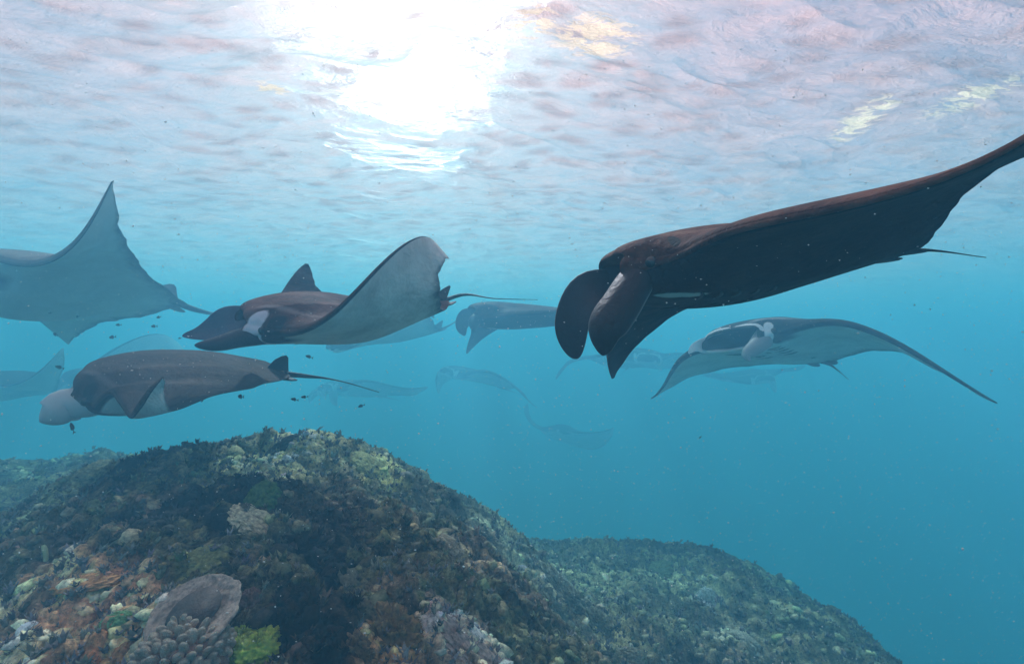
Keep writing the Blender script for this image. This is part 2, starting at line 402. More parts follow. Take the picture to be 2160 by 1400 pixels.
def plain(name,c1,c2,scale=20,rough=.6,bump=.004,coord='Object',spec=.25):
    m,t,b=newmat(name); q=NB(t); tc=q.n('TexCoord'); n=q.noise(tc.outputs[coord],scale,5,.6); n2=q.noise(tc.outputs[coord],scale*5,3,.6)
    c=q.mix(q.ss(n,.35,.65),c1,c2); q.l(c,b.inputs['Base Color']); b.inputs['Roughness'].default_value=rough; b.inputs['Specular IOR Level'].default_value=spec; q.bump(q.mul(n,n2,'ADD'),b,bump)
    return m
def lobe_mat(name,out,inn,edge):
    m,t,b=newmat(name); q=NB(t); a=q.attr('inner').outputs['Fac']; ac=q.attr('across').outputs['Fac']; al=q.attr('along').outputs['Fac']; tc=q.n('TexCoord').outputs['Object']
    n=q.noise(tc,9,5,.6); c=q.mix(q.ss(q.mul(a,q.mul(n,.3),'ADD'),-.05,.45),out,inn)
    e=q.ss(q.mul(ac,0,'ABSOLUTE'),.93,.995); c=q.mix(q.mul(e,.7),c,edge); c=q.mix(q.mul(q.ss(n,.5,.7),.4),c,out)
    q.l(c,b.inputs['Base Color']); b.inputs['Roughness'].default_value=.5; b.inputs['Specular IOR Level'].default_value=.3; q.bump(q.noise(tc,60,4,.6),b,.003); return m
# ---------------------------------------------------------------- the water body and its surface
def build_water():
    v=np.array([(x,y,z) for x in(-90,90) for y in(-60,130) for z in(-34,3.9)],float)
    f=[(0,1,3,2),(4,6,7,5),(0,4,5,1),(2,3,7,6),(0,2,6,4),(1,5,7,3)]
    m=bpy.data.materials.new('sea_water_body'); m.use_nodes=True; t=m.node_tree; t.nodes.clear()
    out=t.nodes.new('ShaderNodeOutputMaterial'); p=t.nodes.new('ShaderNodeVolumePrincipled')
    p.inputs['Color'].default_value=WATER['color']; p.inputs['Density'].default_value=WATER['density']; p.inputs['Anisotropy'].default_value=WATER['g']; p.inputs['Absorption Color'].default_value=WATER['absorb']
    t.links.new(p.outputs[0],out.inputs['Volume'])
    tag(mesh_np('haze',v,f,m,smooth=False),'blue sea water that fades the far rays to pale blue','water',kind='stuff')
    # the surface, seen from below
    def axis(a,b,fine0,fine1,df,k):
        mid=np.arange(fine0,fine1,df); r=[fine1]; d=df
        while r[-1]<b: d*=k; r.append(r[-1]+d)
        l=[fine0]; d=df
        while l[-1]>a: d*=k; l.append(l[-1]-d)
        return np.concatenate([l[::-1][:-1],mid,r])
    xs=axis(-88,88,-7,7,.032,1.035); ys=axis(-55,125,1.5,11,.032,1.03)
    X,Y=np.meshgrid(xs,ys,indexing='ij'); X=X.astype(np.float32);Y=Y.astype(np.float32)
    u=X*.92+Y*.38; w=-X*.38+Y*.92
    wx=u+.35*vn(u*.6,w*.6,seed=3); wy=w+.35*vn(u*.6+9,w*.6,seed=4)
    Z=.10*vn(wx*.28,wy*.55,seed=11)+.06*(1-np.abs(vn(wx*.7,wy*1.35,seed=12)))**2+.028*(1-np.abs(vn(wx*1.7+3,wy*2.9,seed=13)))**2
    Z+=.016*fbm(wx*3.5,wy*6.5,o=3,seed=14)
    Z+=.03*np.sin(wy*2.3+vn(wx*.5,wy*.5,seed=5)*2)
    n0,n1=X.shape; V=np.stack([X,Y,Z+3.1],-1).reshape(-1,3)
    i,j=np.meshgrid(np.arange(n0-1),np.arange(n1-1),indexing='ij'); Fq=np.stack([i*n1+j,(i+1)*n1+j,(i+1)*n1+j+1,i*n1+j+1],-1).reshape(-1,4)
    m=bpy.data.materials.new('rippled_water_surface'); m.use_nodes=True; t=m.node_tree; t.nodes.clear(); q=NB(t)
    out=q.n('OutputMaterial'); tr=q.n('BsdfTransparent'); rf=q.n('BsdfRefraction'); gl=q.n('BsdfGlossy'); mx=q.n('MixShader'); mx2=q.n('MixShader')
    tc=q.n('TexCoord'); mp=q.n('Mapping'); mp.inputs['Rotation'].default_value=(0,0,R(-22)); mp.inputs['Scale'].default_value=(1,1.9,1); q.l(tc.outputs['Object'],mp.inputs[0])
    h=q.mul(q.mul(q.noise(mp.outputs[0],5,8,.68,.8),q.mul(q.noise(mp.outputs[0],21,4,.6,.4),.3),'ADD'),q.mul(q.noise(mp.outputs[0],1.4,5,.6,.6),2.0),'ADD')
    bp=q.n('Bump'); bp.inputs['Distance'].default_value=WATER['bump']; q.l(h,bp.inputs['Height'])
    for s_ in(rf,gl): q.l(bp.outputs[0],s_.inputs['Normal'])
    rf.inputs['IOR'].default_value=WATER['ior']; rf.inputs['Roughness'].default_value=WATER['rough']; gl.inputs['Roughness'].default_value=.15
    # caustic net painted into the clear part's colour, dimming sunlight between the lines
    cn=q.n('TexVoronoi',feature='SMOOTH_F1'); cn.inputs['Scale'].default_value=1.7; cn.inputs['Smoothness'].default_value=.25; wn=q.n('TexNoise'); wn.inputs['Scale'].default_value=1.1; wn.inputs['Detail'].default_value=3; q.l(mp.outputs[0],wn.inputs['Vector'])
    ad=q.n('Mix',data_type='RGBA',blend_type='ADD'); ad.inputs[0].default_value=.9; q.l(mp.outputs[0],ad.inputs[6]); q.l(wn.outputs['Color'],ad.inputs[7]); q.l(ad.outputs[2],cn.inputs['Vector'])
    tcn=q.n('MapRange'); q.l(cn.outputs['Distance'],tcn.inputs[0]); tcn.inputs[1].default_value=.18; tcn.inputs[2].default_value=.55; tcn.inputs[3].default_value=.34; tcn.inputs[4].default_value=1.0; q.l(tcn.outputs[0],tr.inputs[0])
    q.l(tr.outputs[0],mx.inputs[1]);q.l(rf.outputs[0],mx.inputs[2]); mx.inputs[0].default_value=WATER['mix']
    q.l(mx.outputs[0],mx2.inputs[1]);q.l(gl.outputs[0],mx2.inputs[2]); mx2.inputs[0].default_value=WATER['gloss']
    # made-up pinkish translucent film, added so the surface glows paler from below
    tl=q.n('BsdfTranslucent'); tl.inputs[0].default_value=WATER['glow_film_col']; q.l(bp.outputs[0],tl.inputs['Normal']); mx3=q.n('MixShader')
    bn=q.noise(mp.outputs[0],.9,6,.65,1.2); bm=q.n('MapRange'); q.l(bn,bm.inputs[0]); bm.inputs[1].default_value=.3; bm.inputs[2].default_value=.7; bm.inputs[3].default_value=WATER['glow_film']*.7; bm.inputs[4].default_value=WATER['glow_film']*1.3
    # streaky sun glints painted as cream patches into the surface colour
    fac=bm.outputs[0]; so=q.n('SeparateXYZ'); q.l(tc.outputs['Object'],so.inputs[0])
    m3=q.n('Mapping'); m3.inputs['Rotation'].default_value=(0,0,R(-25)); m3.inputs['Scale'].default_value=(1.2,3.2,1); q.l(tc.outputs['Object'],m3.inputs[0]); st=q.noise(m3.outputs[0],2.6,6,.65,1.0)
    glint=None
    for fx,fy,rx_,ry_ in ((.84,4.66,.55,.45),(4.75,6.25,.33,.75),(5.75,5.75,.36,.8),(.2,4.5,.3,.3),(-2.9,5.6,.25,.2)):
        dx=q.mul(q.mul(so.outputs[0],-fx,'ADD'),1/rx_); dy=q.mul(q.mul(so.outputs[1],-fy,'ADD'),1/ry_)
        d=q.mul(q.mul(dx,dx),q.mul(dy,dy),'ADD'); w_=q.mul(q.ss(d,1.3,.1),q.ss(q.mul(st,q.mul(d,-.10),'ADD'),.43,.50)); glint=w_ if glint is None else q.mul(glint,w_,'MAXIMUM')
    fac=q.mul(fac,q.mul(glint,.5),'ADD'); q.l(q.mix(glint,WATER['glow_film_col'][:3],(1,.66,.42)),tl.inputs[0])
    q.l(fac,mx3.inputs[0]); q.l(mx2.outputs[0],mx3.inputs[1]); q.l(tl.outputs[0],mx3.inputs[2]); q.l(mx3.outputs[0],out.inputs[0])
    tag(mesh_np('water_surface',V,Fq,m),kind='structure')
WATER=dict(color=(.12,.35,.51,1),density=.155,g=.12,absorb=(.03,.74,1,1),ior=.885,rough=.33,mix=.04,gloss=.12,bump=.38,glow_film=.49,glow_film_col=(1,.50,.39,1))
# ---------------------------------------------------------------- the reef
def sp(t,k=3.0): return np.logaddexp(0,t*k)/k
def base_h(x,y):
    cx=-2.1+np.maximum(3.4-y,0)*.55
    dx=x-cx; rx=np.where(dx>0,1.6,1.35); dy=y-3.4; ry=np.where(dy>0,1.8,2.7)
    q2=(dx/rx)**2+(dy/ry)**2
    m1=-.66-.40*q2-.06*q2*q2
    left=1/(1+np.exp((x+2.3)*2))
    m2=-2.28+.96*left-.42*sp(y-6.4-.4*left,1.6)-1.0*sp(x-3.3,2.2)-.03*(y-3)*(1-left)-.5*sp(-x-7.5)
    m2=m2+.42*np.exp(-((x-.55)/.9)**2)*np.exp(-((y-3.0)/1.8)**2)
    m2=np.maximum(m2,-31)
    k=5.5; return np.logaddexp(m1*k,m2*k)/k-.02+.08*np.exp(-((x+2.62)/.32)**2-((y-3.45)/.35)**2)
def detail_h(x,y):
    h=.16*fbm(x*1.3,y*1.3,o=3,seed=21)+.05*fbm(x*3.1,y*3.1,o=2,seed=22)
    wx=x+.05*vn(x*6,y*6,seed=31); wy=y+.05*vn(x*6+5,y*6,seed=32)
    f1,f2,i1=cells(wx*4.2,wy*4.2,seed=41); h=h+.085*(1-np.clip(f1,0,1)**2)*(.4+.9*i1)-.03
    f1,f2,i2=cells(wx*11,wy*11,seed=43); h=h+.05*(1-np.clip(f1*1.1,0,1)**2)*(.25+i2)
    f1,f2,i3=cells(wx*27+3,wy*27,seed=45); h=h+.022*(1-np.clip(f1*1.1,0,1)**2)*(.3+i3)
    h=h+.012*fbm(x*38,y*38,o=3,seed=47,g=.65)-.012*(np.abs(vn(x*19,y*19,seed=48))<.12)
    return h-.085
def reef_z(x,y): return float((base_h(np.array([x],np.float32),np.array([y],np.float32))+detail_h(np.array([x],np.float32),np.array([y],np.float32)))[0])
def on_reef(px,py):
    """where the line of sight through a point of the scene meets the reef"""
    D=unproj(px,py,1.0); ts=np.arange(.85,14,.012,dtype=np.float32); X,Y=ts*D[0],ts*D[1]
    hh=base_h(X,Y)+detail_h(X,Y); hh=np.convolve(np.pad(hh,4,mode='edge'),np.ones(9)/9,'valid')
    t=ts[np.argmax(ts*D[2]<hh)]; x,y=t*D[0],t*D[1]; return np.array([x,y,reef_z(x,y)]),t
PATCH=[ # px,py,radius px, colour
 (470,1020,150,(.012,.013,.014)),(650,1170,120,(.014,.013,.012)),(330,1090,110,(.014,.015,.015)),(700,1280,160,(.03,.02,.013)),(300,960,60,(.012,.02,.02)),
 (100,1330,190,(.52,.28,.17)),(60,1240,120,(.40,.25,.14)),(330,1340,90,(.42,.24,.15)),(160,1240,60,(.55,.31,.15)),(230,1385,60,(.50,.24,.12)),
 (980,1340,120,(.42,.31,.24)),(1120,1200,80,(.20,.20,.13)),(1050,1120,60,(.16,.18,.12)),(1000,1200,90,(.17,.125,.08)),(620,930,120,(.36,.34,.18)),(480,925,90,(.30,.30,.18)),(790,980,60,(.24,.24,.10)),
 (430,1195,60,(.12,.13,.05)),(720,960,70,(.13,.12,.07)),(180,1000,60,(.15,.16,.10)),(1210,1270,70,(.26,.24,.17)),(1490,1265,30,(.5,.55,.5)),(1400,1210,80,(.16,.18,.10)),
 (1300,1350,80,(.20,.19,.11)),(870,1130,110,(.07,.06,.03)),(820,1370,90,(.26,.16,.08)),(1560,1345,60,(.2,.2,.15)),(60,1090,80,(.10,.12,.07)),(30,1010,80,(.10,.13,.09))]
def build_reef():
    def axis(a,b,f0,f1,df,k):
        mid=np.arange(f0,f1,df); r=[f1]; d=df
        while r[-1]<b: d*=k; r.append(r[-1]+d)
        l=[f0]; d=df
        while l[-1]>a: d*=k; l.append(l[-1]-d)
        return np.concatenate([l[::-1][:-1],mid,r])
    xs=axis(-88,88,-2.3,1.6,.0075,1.02); 
    ys=[.75]; d=.0062
    while ys[-1]<128: d=max(.0062,min(.0062*max(ys[-1]/1.3,1)**1.5,6)); ys.append(ys[-1]+d)
    ys=np.concatenate([[-58,-30,-12,-5,-2,-.8,-.2,.1,.3,.45,.55,.62,.69],ys])
    X,Y=np.meshgrid(xs,ys,indexing='ij'); X=X.astype(np.float32);Y=Y.astype(np.float32)
    B=base_h(X,Y); H=B+detail_h(X,Y)
    B2=np.where(Y<1.2,B-(1.2-Y)**2*.25,B); H=H+(B2-B)
    # sideways swelling so lumps overhang a little
    gx=np.gradient(H,axis=0)/np.maximum(np.gradient(X,axis=0),1e-4); gy=np.gradient(H,axis=1)/np.maximum(np.gradient(Y,axis=1),1e-4)
    near=((X>-3)&(X<2.5)&(Y<5))
    # colour
    n1=fbm(X*1.6,Y*1.6,o=4,seed=61);n2=fbm(X*7,Y*7,o=3,seed=62);_,_,ci=cells(X*14+.3*n2,Y*14,seed=63); n3=fbm(X*22,Y*22,o=2,seed=64)
    def mixc(a,b,f): return a*(1-f[...,None])+b*f[...,None]
    col=mixc(np.array([.055,.042,.028]),np.array([.085,.085,.045]),sm(-.3,.35,n1))
    col=mixc(col,np.array([.13,.085,.06]),sm(.15,.5,n2)*.7); col=mixc(col,np.array([.02,.018,.016]),sm(-.05,-.4,-np.abs(n2)*0+n2)*.0+sm(.1,.5,-n2)*.7)
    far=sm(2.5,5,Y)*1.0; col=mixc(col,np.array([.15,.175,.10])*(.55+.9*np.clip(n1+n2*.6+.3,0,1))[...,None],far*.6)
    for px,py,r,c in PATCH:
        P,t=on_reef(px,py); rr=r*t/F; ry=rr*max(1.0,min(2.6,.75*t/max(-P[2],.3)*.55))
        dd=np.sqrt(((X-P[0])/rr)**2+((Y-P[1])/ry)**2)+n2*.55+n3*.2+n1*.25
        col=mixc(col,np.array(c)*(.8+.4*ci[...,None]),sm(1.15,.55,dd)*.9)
    col=2.1*col*(.6+.8*ci[...,None])*(1+.35*n3[...,None])
    lum=col.mean(-1,keepdims=True); col=col*np.clip((lum/.13)**.45,.25,1.25)
    Xs=X-np.clip(gx,-2,2)*.006*near; Ys=Y-np.clip(gy,-2,2)*.006*near
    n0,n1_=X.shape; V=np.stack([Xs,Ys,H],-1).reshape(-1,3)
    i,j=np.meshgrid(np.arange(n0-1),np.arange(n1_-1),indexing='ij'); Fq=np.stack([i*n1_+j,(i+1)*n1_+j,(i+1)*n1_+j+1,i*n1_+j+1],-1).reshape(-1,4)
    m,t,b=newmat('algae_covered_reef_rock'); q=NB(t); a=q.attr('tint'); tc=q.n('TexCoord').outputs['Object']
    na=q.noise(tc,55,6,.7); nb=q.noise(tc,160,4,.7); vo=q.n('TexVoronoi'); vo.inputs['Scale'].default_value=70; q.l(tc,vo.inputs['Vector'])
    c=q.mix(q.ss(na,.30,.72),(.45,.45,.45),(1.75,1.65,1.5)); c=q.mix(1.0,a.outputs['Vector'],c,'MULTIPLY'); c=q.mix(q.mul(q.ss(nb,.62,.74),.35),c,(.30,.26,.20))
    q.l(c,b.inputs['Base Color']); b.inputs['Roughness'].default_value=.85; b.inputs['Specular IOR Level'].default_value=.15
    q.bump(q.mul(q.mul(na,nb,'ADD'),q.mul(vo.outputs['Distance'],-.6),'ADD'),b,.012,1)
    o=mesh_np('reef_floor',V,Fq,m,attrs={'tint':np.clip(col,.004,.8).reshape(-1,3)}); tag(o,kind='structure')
    global REEF,REEF_H; REEF=(xs,ys,np.clip(col,.004,.8)); REEF_H=H; print('reef verts',len(V))
# ---------------------------------------------------------------- corals, turf, fish, drifting specks
def vmat(name,rough=.8,bump=.004,scale=60,vein=None,spec=.2):
    m,t,b=newmat(name); q=NB(t); a=q.attr('tint'); tc=q.n('TexCoord').outputs['Object']; n=q.noise(tc,scale,5,.65)
    c=q.mix(q.ss(n,.3,.7),(.55,.55,.55),(1.5,1.5,1.45)); c=q.mix(1.0,a.outputs['Vector'],c,'MULTIPLY'); q.l(c,b.inputs['Base Color'])
    b.inputs['Roughness'].default_value=rough; b.inputs['Specular IOR Level'].default_value=spec; q.bump(n,b,bump); return m
def grid_faces(n,k,wrap=True):
    i,j=np.meshgrid(np.arange(n-1),np.arange(k if wrap else k-1),indexing='ij'); j2=(j+1)%k
    return np.stack([i*k+j,i*k+j2,(i+1)*k+j2,(i+1)*k+j],-1).reshape(-1,4)
def dome(rx,ry,rz,style,seed,n=52,k=110,amp=1.0,under=.35):
    """closed coral head: rows from the crown down past the rim"""
    a=np.linspace(.02,math.pi*(.5+under*.5),n)[:,None]; b=np.linspace(0,2*math.pi,k,endpoint=False)[None]
    x=np.sin(a)*np.cos(b); y=np.sin(a)*np.sin(b); z=np.cos(a)+0*b
    out=1+.22*fbm(x*1.4+seed,y*1.4,z*1.4,3,seed)
    if style=='ruffle':
        w=fbm(x*3+seed,y*3,z*3,2,seed+1)*.8; r=np.abs(vn(x*4.2+w+seed,y*4.2+w,z*4.2,seed+2)); d=amp*(.30*np.exp(-(r/.13)**2)+.08*fbm(x*10,y*10,z*10,2,seed))
    elif style=='boulder':
        f1,f2,_=cells(x*4.5+seed,y*4.5+z*2.5,seed); d=amp*(.22*(1-np.clip(f1,0,1)**2)+.06*fbm(x*9,y*9,z*9,3,seed))
    elif style=='crust':
        d=amp*(.12*fbm(x*5,y*5,z*5,3,seed)+.10*(1-np.abs(vn(x*6+seed,y*6,z*6,seed)))**3)
    else: d=amp*(.10*fbm(x*5,y*5,z*5,4,seed))
    d=d+.05*fbm(x*16,y*16,z*16,3,seed+5)+.03*fbm(x*34,y*34,z*34,2,seed+6)
    o=out+d
    V=np.stack([x*o*rx,y*o*ry,z*(out*.6+.4+d)*rz],-1)
    hgt=(d-d.min())/(d.max()-d.min()+1e-6)
    return V.reshape(-1,3),grid_faces(n,k),hgt.reshape(-1)
MV=vmat('coral_tissue'); MVs=vmat('smooth_coral_tissue',.55,.002,40,spec=.35)
def place_coral(px,py,lift=0.0):
    P,t=on_reef(px,py); P=P.copy(); P[2]+=lift; return P,t
def head(name,px,py,wpx,hpx,style,c_lo,c_hi,label,cat,seed,amp=1.0,zr=None,lift=0.0,mat=None,dep=None):
    """a coral head or sponge as wide as it looks from here, standing on the reef"""
    P,t=place_coral(px,py,0); rx=wpx/2*t/F; ry=dep or rx*.9; rz=zr or hpx*.6*t/F
    V,f,h=dome(rx,ry,rz,style,seed,amp=amp)
    # follow the slope under it
    g=(reef_zs(P[0]+rx*.8,P[1])-reef_zs(P[0]-rx*.8,P[1]))/(1.6*rx); gy=(reef_zs(P[0],P[1]+ry*.8)-reef_zs(P[0],P[1]-ry*.8))/(1.6*ry)
    V[:,2]+=np.clip(g,-1.2,1.2)*V[:,0]+np.clip(gy,-1.2,1.2)*V[:,1]
    col=np.array(c_lo)[None]*(1-h[:,None])+np.array(c_hi)[None]*h[:,None]
    o=mesh_np(name,V,f,mat or MV,attrs={'tint':col},loc=(P[0],P[1],reef_zs(P[0],P[1])+lift-rz*.15)); tag(o,label,cat); return o
DX,DY=[q.ravel().astype(np.float32) for q in np.meshgrid(np.linspace(-.03,.03,5),np.linspace(-.03,.03,5))]
def reef_zs(x,y): return float(np.mean(base_h(x+DX,y+DY)+detail_h(x+DX,y+DY)))
def build_corals():
    rng=np.random.default_rng(5)
    # plate coral on a stalk
    P,t=place_coral(428,1335); r=.125*t/1.35
    root=bpy.data.objects.new('plate_coral',None); C.objects.link(root); root.location=P; root.rotation_euler=(R(26),R(-12),R(8))
    n=22;k=72; rr=np.concatenate([np.linspace(.01,1,n),[1.03,1.0],np.linspace(.93,.15,8)])[:,None]; b=np.linspace(0,2*math.pi,k,endpoint=False)[None]
    edge=1+.10*vn(np.cos(b)*1.6+3,np.sin(b)*1.6,seed=7)+.035*vn(np.cos(b)*7,np.sin(b)*7,seed=8)
    top=np.concatenate([np.ones(n),[.3,-.2],-np.ones(8)])[:,None]
    x=rr*edge*np.cos(b);y=rr*edge*np.sin(b)*.92
    z=.05*rr**2+.03*vn(x*3,y*3,seed=9)+top*.045+(top>0)*(.03*fbm(x*9,y*9,o=3,seed=10)+.012*np.sin(rr*26+fbm(x*3,y*3,o=2,seed=11)*5))-(top<0)*(1-rr)*.25
    V=np.stack([x*r,y*r,z*r],-1).reshape(-1,3); h=np.broadcast_to(sm(.1,1.05,rr)*(top>0),(len(rr),k)).reshape(-1)[:,None]*.6+.3*fbm(x*5,y*5,o=2,seed=3).reshape(-1)[:,None]
    mesh_np('plate',V,grid_faces(len(rr),k),MV,parent=root,attrs={'tint':np.clip(np.array([.17,.14,.115])[None]*(1-h)+np.array([.42,.34,.28])[None]*h,.02,1)},loc=(0,0,.055))
    v,f=tube_mesh(spl([(0,0,-.10),(0,.0,-.03),(0,0,.03),(0,0,.07)],8),np.linspace(.05,.075,8),18,up=(1,0,0)); mesh_np('stalk',v,f,plain('coral_stalk_rock',(.07,.055,.045),(.13,.10,.08)),parent=root)
    tag(root,'flat grey-brown plate coral tilted towards the camera above the knobbly finger coral','plate coral')
    # finger coral: many blunt knobs on a mound
    P,t=place_coral(388,1400); R0=.118*t/1.3
    root=bpy.data.objects.new('finger_coral',None); C.objects.link(root); root.location=P+np.array([0,0,.02])
    V,f,h=dome(R0*.93,R0*.85,R0*.7,'plain',3,20,44); mesh_np('base_mound',V,f,MV,parent=root,attrs={'tint':np.tile([.22,.15,.12],(len(V),1))})
    kv,kf=[],[]
    segs=[(0,1.0),(.35,1.05),(.7,.95),(.9,.68),(1.0,.25)]; kk=8
    for z_,r_ in segs:
        for j in range(kk): a=2*math.pi*j/kk; kv.append((r_*math.cos(a),r_*math.sin(a),z_))
    kf=[(i*kk+j,i*kk+(j+1)%kk,(i+1)*kk+(j+1)%kk,(i+1)*kk+j) for i in range(4) for j in range(kk)]+[tuple(4*kk+j for j in range(kk))]
    km=bpy.data.meshes.new('knob'); km.from_pydata(kv,[],kf); km.polygons.foreach_set('use_smooth',[True]*len(kf))
    m,tr,b_=newmat('finger_coral_skin'); q=NB(tr); tc=q.n('TexCoord'); sx=q.n('SeparateXYZ'); q.l(tc.outputs['Object'],sx.inputs[0]); c=q.mix(q.ss(sx.outputs[2],.0,.55),(.80,.56,.40),(1,.86,.66)); q.l(c,b_.inputs['Base Color']); b_.inputs['Roughness'].default_value=.7; q.bump(q.noise(tc.outputs['Object'],6,4,.6),b_,.15); km.materials.append(m)
    N=120
    for i in range(N):
        u=(i+.5)/N; th=math.acos(1-u*1.05); ph=i*2.39996
        d=np.array([math.sin(th)*math.cos(ph),math.sin(th)*math.sin(ph),math.cos(th)]); o=bpy.data.objects.new('knob',km); C.objects.link(o); o.parent=root
        o.location=(d[0]*R0*.86,d[1]*R0*.80,d[2]*R0*.62); dd=Vector(d)*.9+Vector((rng.normal(0,.22),rng.normal(0,.22),.35)); o.rotation_euler=dd.to_track_quat('Z','Y').to_euler()
        s=R0*.085*rng.uniform(.8,1.25); o.scale=(s*rng.uniform(.9,1.4),s,R0*rng.uniform(.20,.34))
    tag(root,'knobbly pinkish-cream finger coral at the bottom edge in front of the plate coral','finger coral')
    # bright green leafy coral
    P,t=place_coral(528,1368)
    root=bpy.data.objects.new('leafy_coral',None); C.objects.link(root); root.location=P; root.scale=(1.3,1.3,1.25)
    for i in range(7):
        a=i*2.4; cx,cy=(.0,.0) if i==0 else (math.cos(a)*.034,math.sin(a)*.03)
        V,f,h=dome(.036*rng.uniform(.8,1.2),.032,.030*rng.uniform(.8,1.3),'ruffle',30+i,26,50,amp=.8)
        col=np.array([.16,.26,.02])[None]*(1-h[:,None])+np.array([.50,.62,.09])[None]*h[:,None]
        mesh_np('frill',V,f,MVs,parent=root,attrs={'tint':col},loc=(cx,cy,.012+.01*rng.uniform()))
    tag(root,'small bright yellow-green leafy coral beside the plate coral at the bottom edge','leafy coral')
    # orange crust sponge
    head('crust_sponge',185,1238,130,50,'crust',(.30,.14,.05),(.62,.33,.15),'orange-tan crusting sponge patch on the lower left rubble slope','sponge',71,amp=1.6,zr=.016,dep=.05)
    head('crust_sponge',255,1388,46,60,'crust',(.25,.11,.04),(.45,.22,.10),'small rusty orange sponge lump at the bottom edge, left of the finger coral','sponge',72,zr=.03)
    head('crust_sponge',243,1208,40,22,'crust',(.28,.15,.07),(.50,.30,.16),'small orange-brown sponge just right of the larger orange patch','sponge',172,zr=.014)
    head('stony_coral',245,1322,58,40,'boulder',(.05,.11,.05),(.16,.34,.15),'small mossy green coral head among pinkish rubble at lower left','coral',73,amp=1.2)
    head('stony_coral',525,1285,52,60,'crust',(.10,.055,.04),(.22,.13,.10),'rounded red-brown lump touching the right rim of the plate coral','coral',74)
    head('stony_coral',512,1322,34,36,'ruffle',(.10,.08,.04),(.24,.20,.12),'small olive-brown tuft standing directly behind the yellow-green leafy coral','coral',75)
    head('ruffled_coral',835,1358,120,95,'ruffle',(.07,.04,.015),(.36,.23,.10),'rusty brown ruffled coral with pale curled rims at the bottom centre','coral',76,amp=1.0)
    head('ruffled_coral',760,1385,60,50,'ruffle',(.06,.04,.02),(.26,.17,.09),'smaller dark brown ruffled coral left of the rusty ruffled one','coral',77)
    head('crust_coral',1005,1378,150,60,'crust',(.18,.13,.11),(.42,.31,.27),'pale pinkish-grey crusting coral mass at the bottom edge right of the ruffled corals','coral',78,amp=1.5,zr=.025)
    head('crust_coral',1330,1385,60,40,'boulder',(.14,.13,.08),(.34,.30,.20),'cream and olive coral clump at the bottom edge below the greenish slope','coral',79)
    for i,(px,py,w,h_,a,b_,l) in enumerate([
      (1178,1238,86,50,(.13,.13,.09),(.36,.36,.27),'pale folded leaf coral at the top of the ridge facing the blue gully'),
      (1215,1280,80,60,(.14,.14,.09),(.38,.36,.26),'cream leaf coral below the highest pale one on the gully edge'),
      (1168,1290,50,44,(.10,.10,.06),(.26,.25,.17),'small olive leaf coral left of the cream ones on the gully edge'),
      (1262,1318,60,44,(.12,.12,.07),(.32,.30,.20),'olive-cream leaf coral lower right on the gully edge'),
      (1235,1352,60,50,(.13,.11,.07),(.36,.31,.20),'yellowish leaf coral at the lowest end of the gully edge')]):
        head('leaf_coral',px,py,w,h_,'ruffle',a,b_,l,'coral',80+i,amp=1.0)
    # cream cluster and green patches in the middle of the mound
    head('clump_coral',535,1100,80,22,'boulder',(.12,.10,.06),(.62,.56,.38),'cream clump coral in the middle of the dark mound','coral',90,amp=1.6)
    head('clump_coral',555,1050,60,40,'boulder',(.03,.06,.02),(.09,.17,.05),'dull green coral clump just above the cream clump on the dark mound','coral',91)
    head('clump_coral',430,1195,84,32,'boulder',(.08,.09,.03),(.22,.24,.10),'olive green coral patch on the dark lower mound above the plate coral','coral',92)
    head('clump_coral',775,985,80,22,'crust',(.16,.16,.06),(.42,.42,.18),'yellowish coral patch near the crest on the right shoulder of the mound','coral',93)
    head('clump_coral',200,1000,70,30,'crust',(.12,.13,.08),(.28,.29,.19),'pale greenish coral patch on the far left shoulder behind the mound','coral',94)
    head('clump_coral',405,935,50,24,'boulder',(.16,.17,.13),(.40,.40,.32),'pale grey coral clump on the crest right of the dark bushy knoll','coral',95)
    head('clump_coral',690,905,60,22,'crust',(.14,.14,.08),(.34,.34,.22),'straw-coloured coral on the skyline right of the highest crest','coral',96)
    head('clump_coral',950,1160,60,26,'crust',(.12,.09,.06),(.30,.24,.17),'tan coral flake on the right flank of the mound','coral',97)
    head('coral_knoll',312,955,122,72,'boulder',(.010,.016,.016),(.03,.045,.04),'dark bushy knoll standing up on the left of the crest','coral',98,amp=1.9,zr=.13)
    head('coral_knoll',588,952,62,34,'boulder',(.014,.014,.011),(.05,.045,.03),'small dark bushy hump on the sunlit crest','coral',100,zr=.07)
    head('pale_coral',1490,1262,42,40,'crust',(.30,.36,.33),(.65,.72,.66),'bleached white coral patch on the hazy right-hand slope','coral',101,amp=1.5)
    head('pale_coral',1395,1208,70,26,'crust',(.12,.16,.07),(.28,.36,.18),'yellow-green coral patch above the bleached one on the right slope','coral',102)
    head('pale_coral',1570,1350,60,24,'crust',(.22,.22,.16),(.48,.46,.36),'cream coral patch low on the right slope near the bottom edge','coral',103)
    # pale tube sponge standing at the left
    P,t=place_coral(96,1190); v,f=tube_mesh(spl([P-[0,0,.02],P+[0,0,.02],P+[-.006,0,.045],P+[-.014,0,.062]],8)-P,np.array([.007,.009,.009,.009,.009,.010,.009,.006]),10,up=(1,0,0))
    tag(mesh_np('tube_sponge',v,f,plain('pale_sponge',(.35,.40,.20),(.5,.55,.32)),loc=P),'single pale yellow-green tube sponge upright on the left slope','sponge')
def reef_tint(x,y):
    X,Y,Cc=REEF; i=np.clip(np.searchsorted(X,x),0,len(X)-1); j=np.clip(np.searchsorted(Y,y),0,len(Y)-1); return Cc[i,j],REEF_H[i,j]
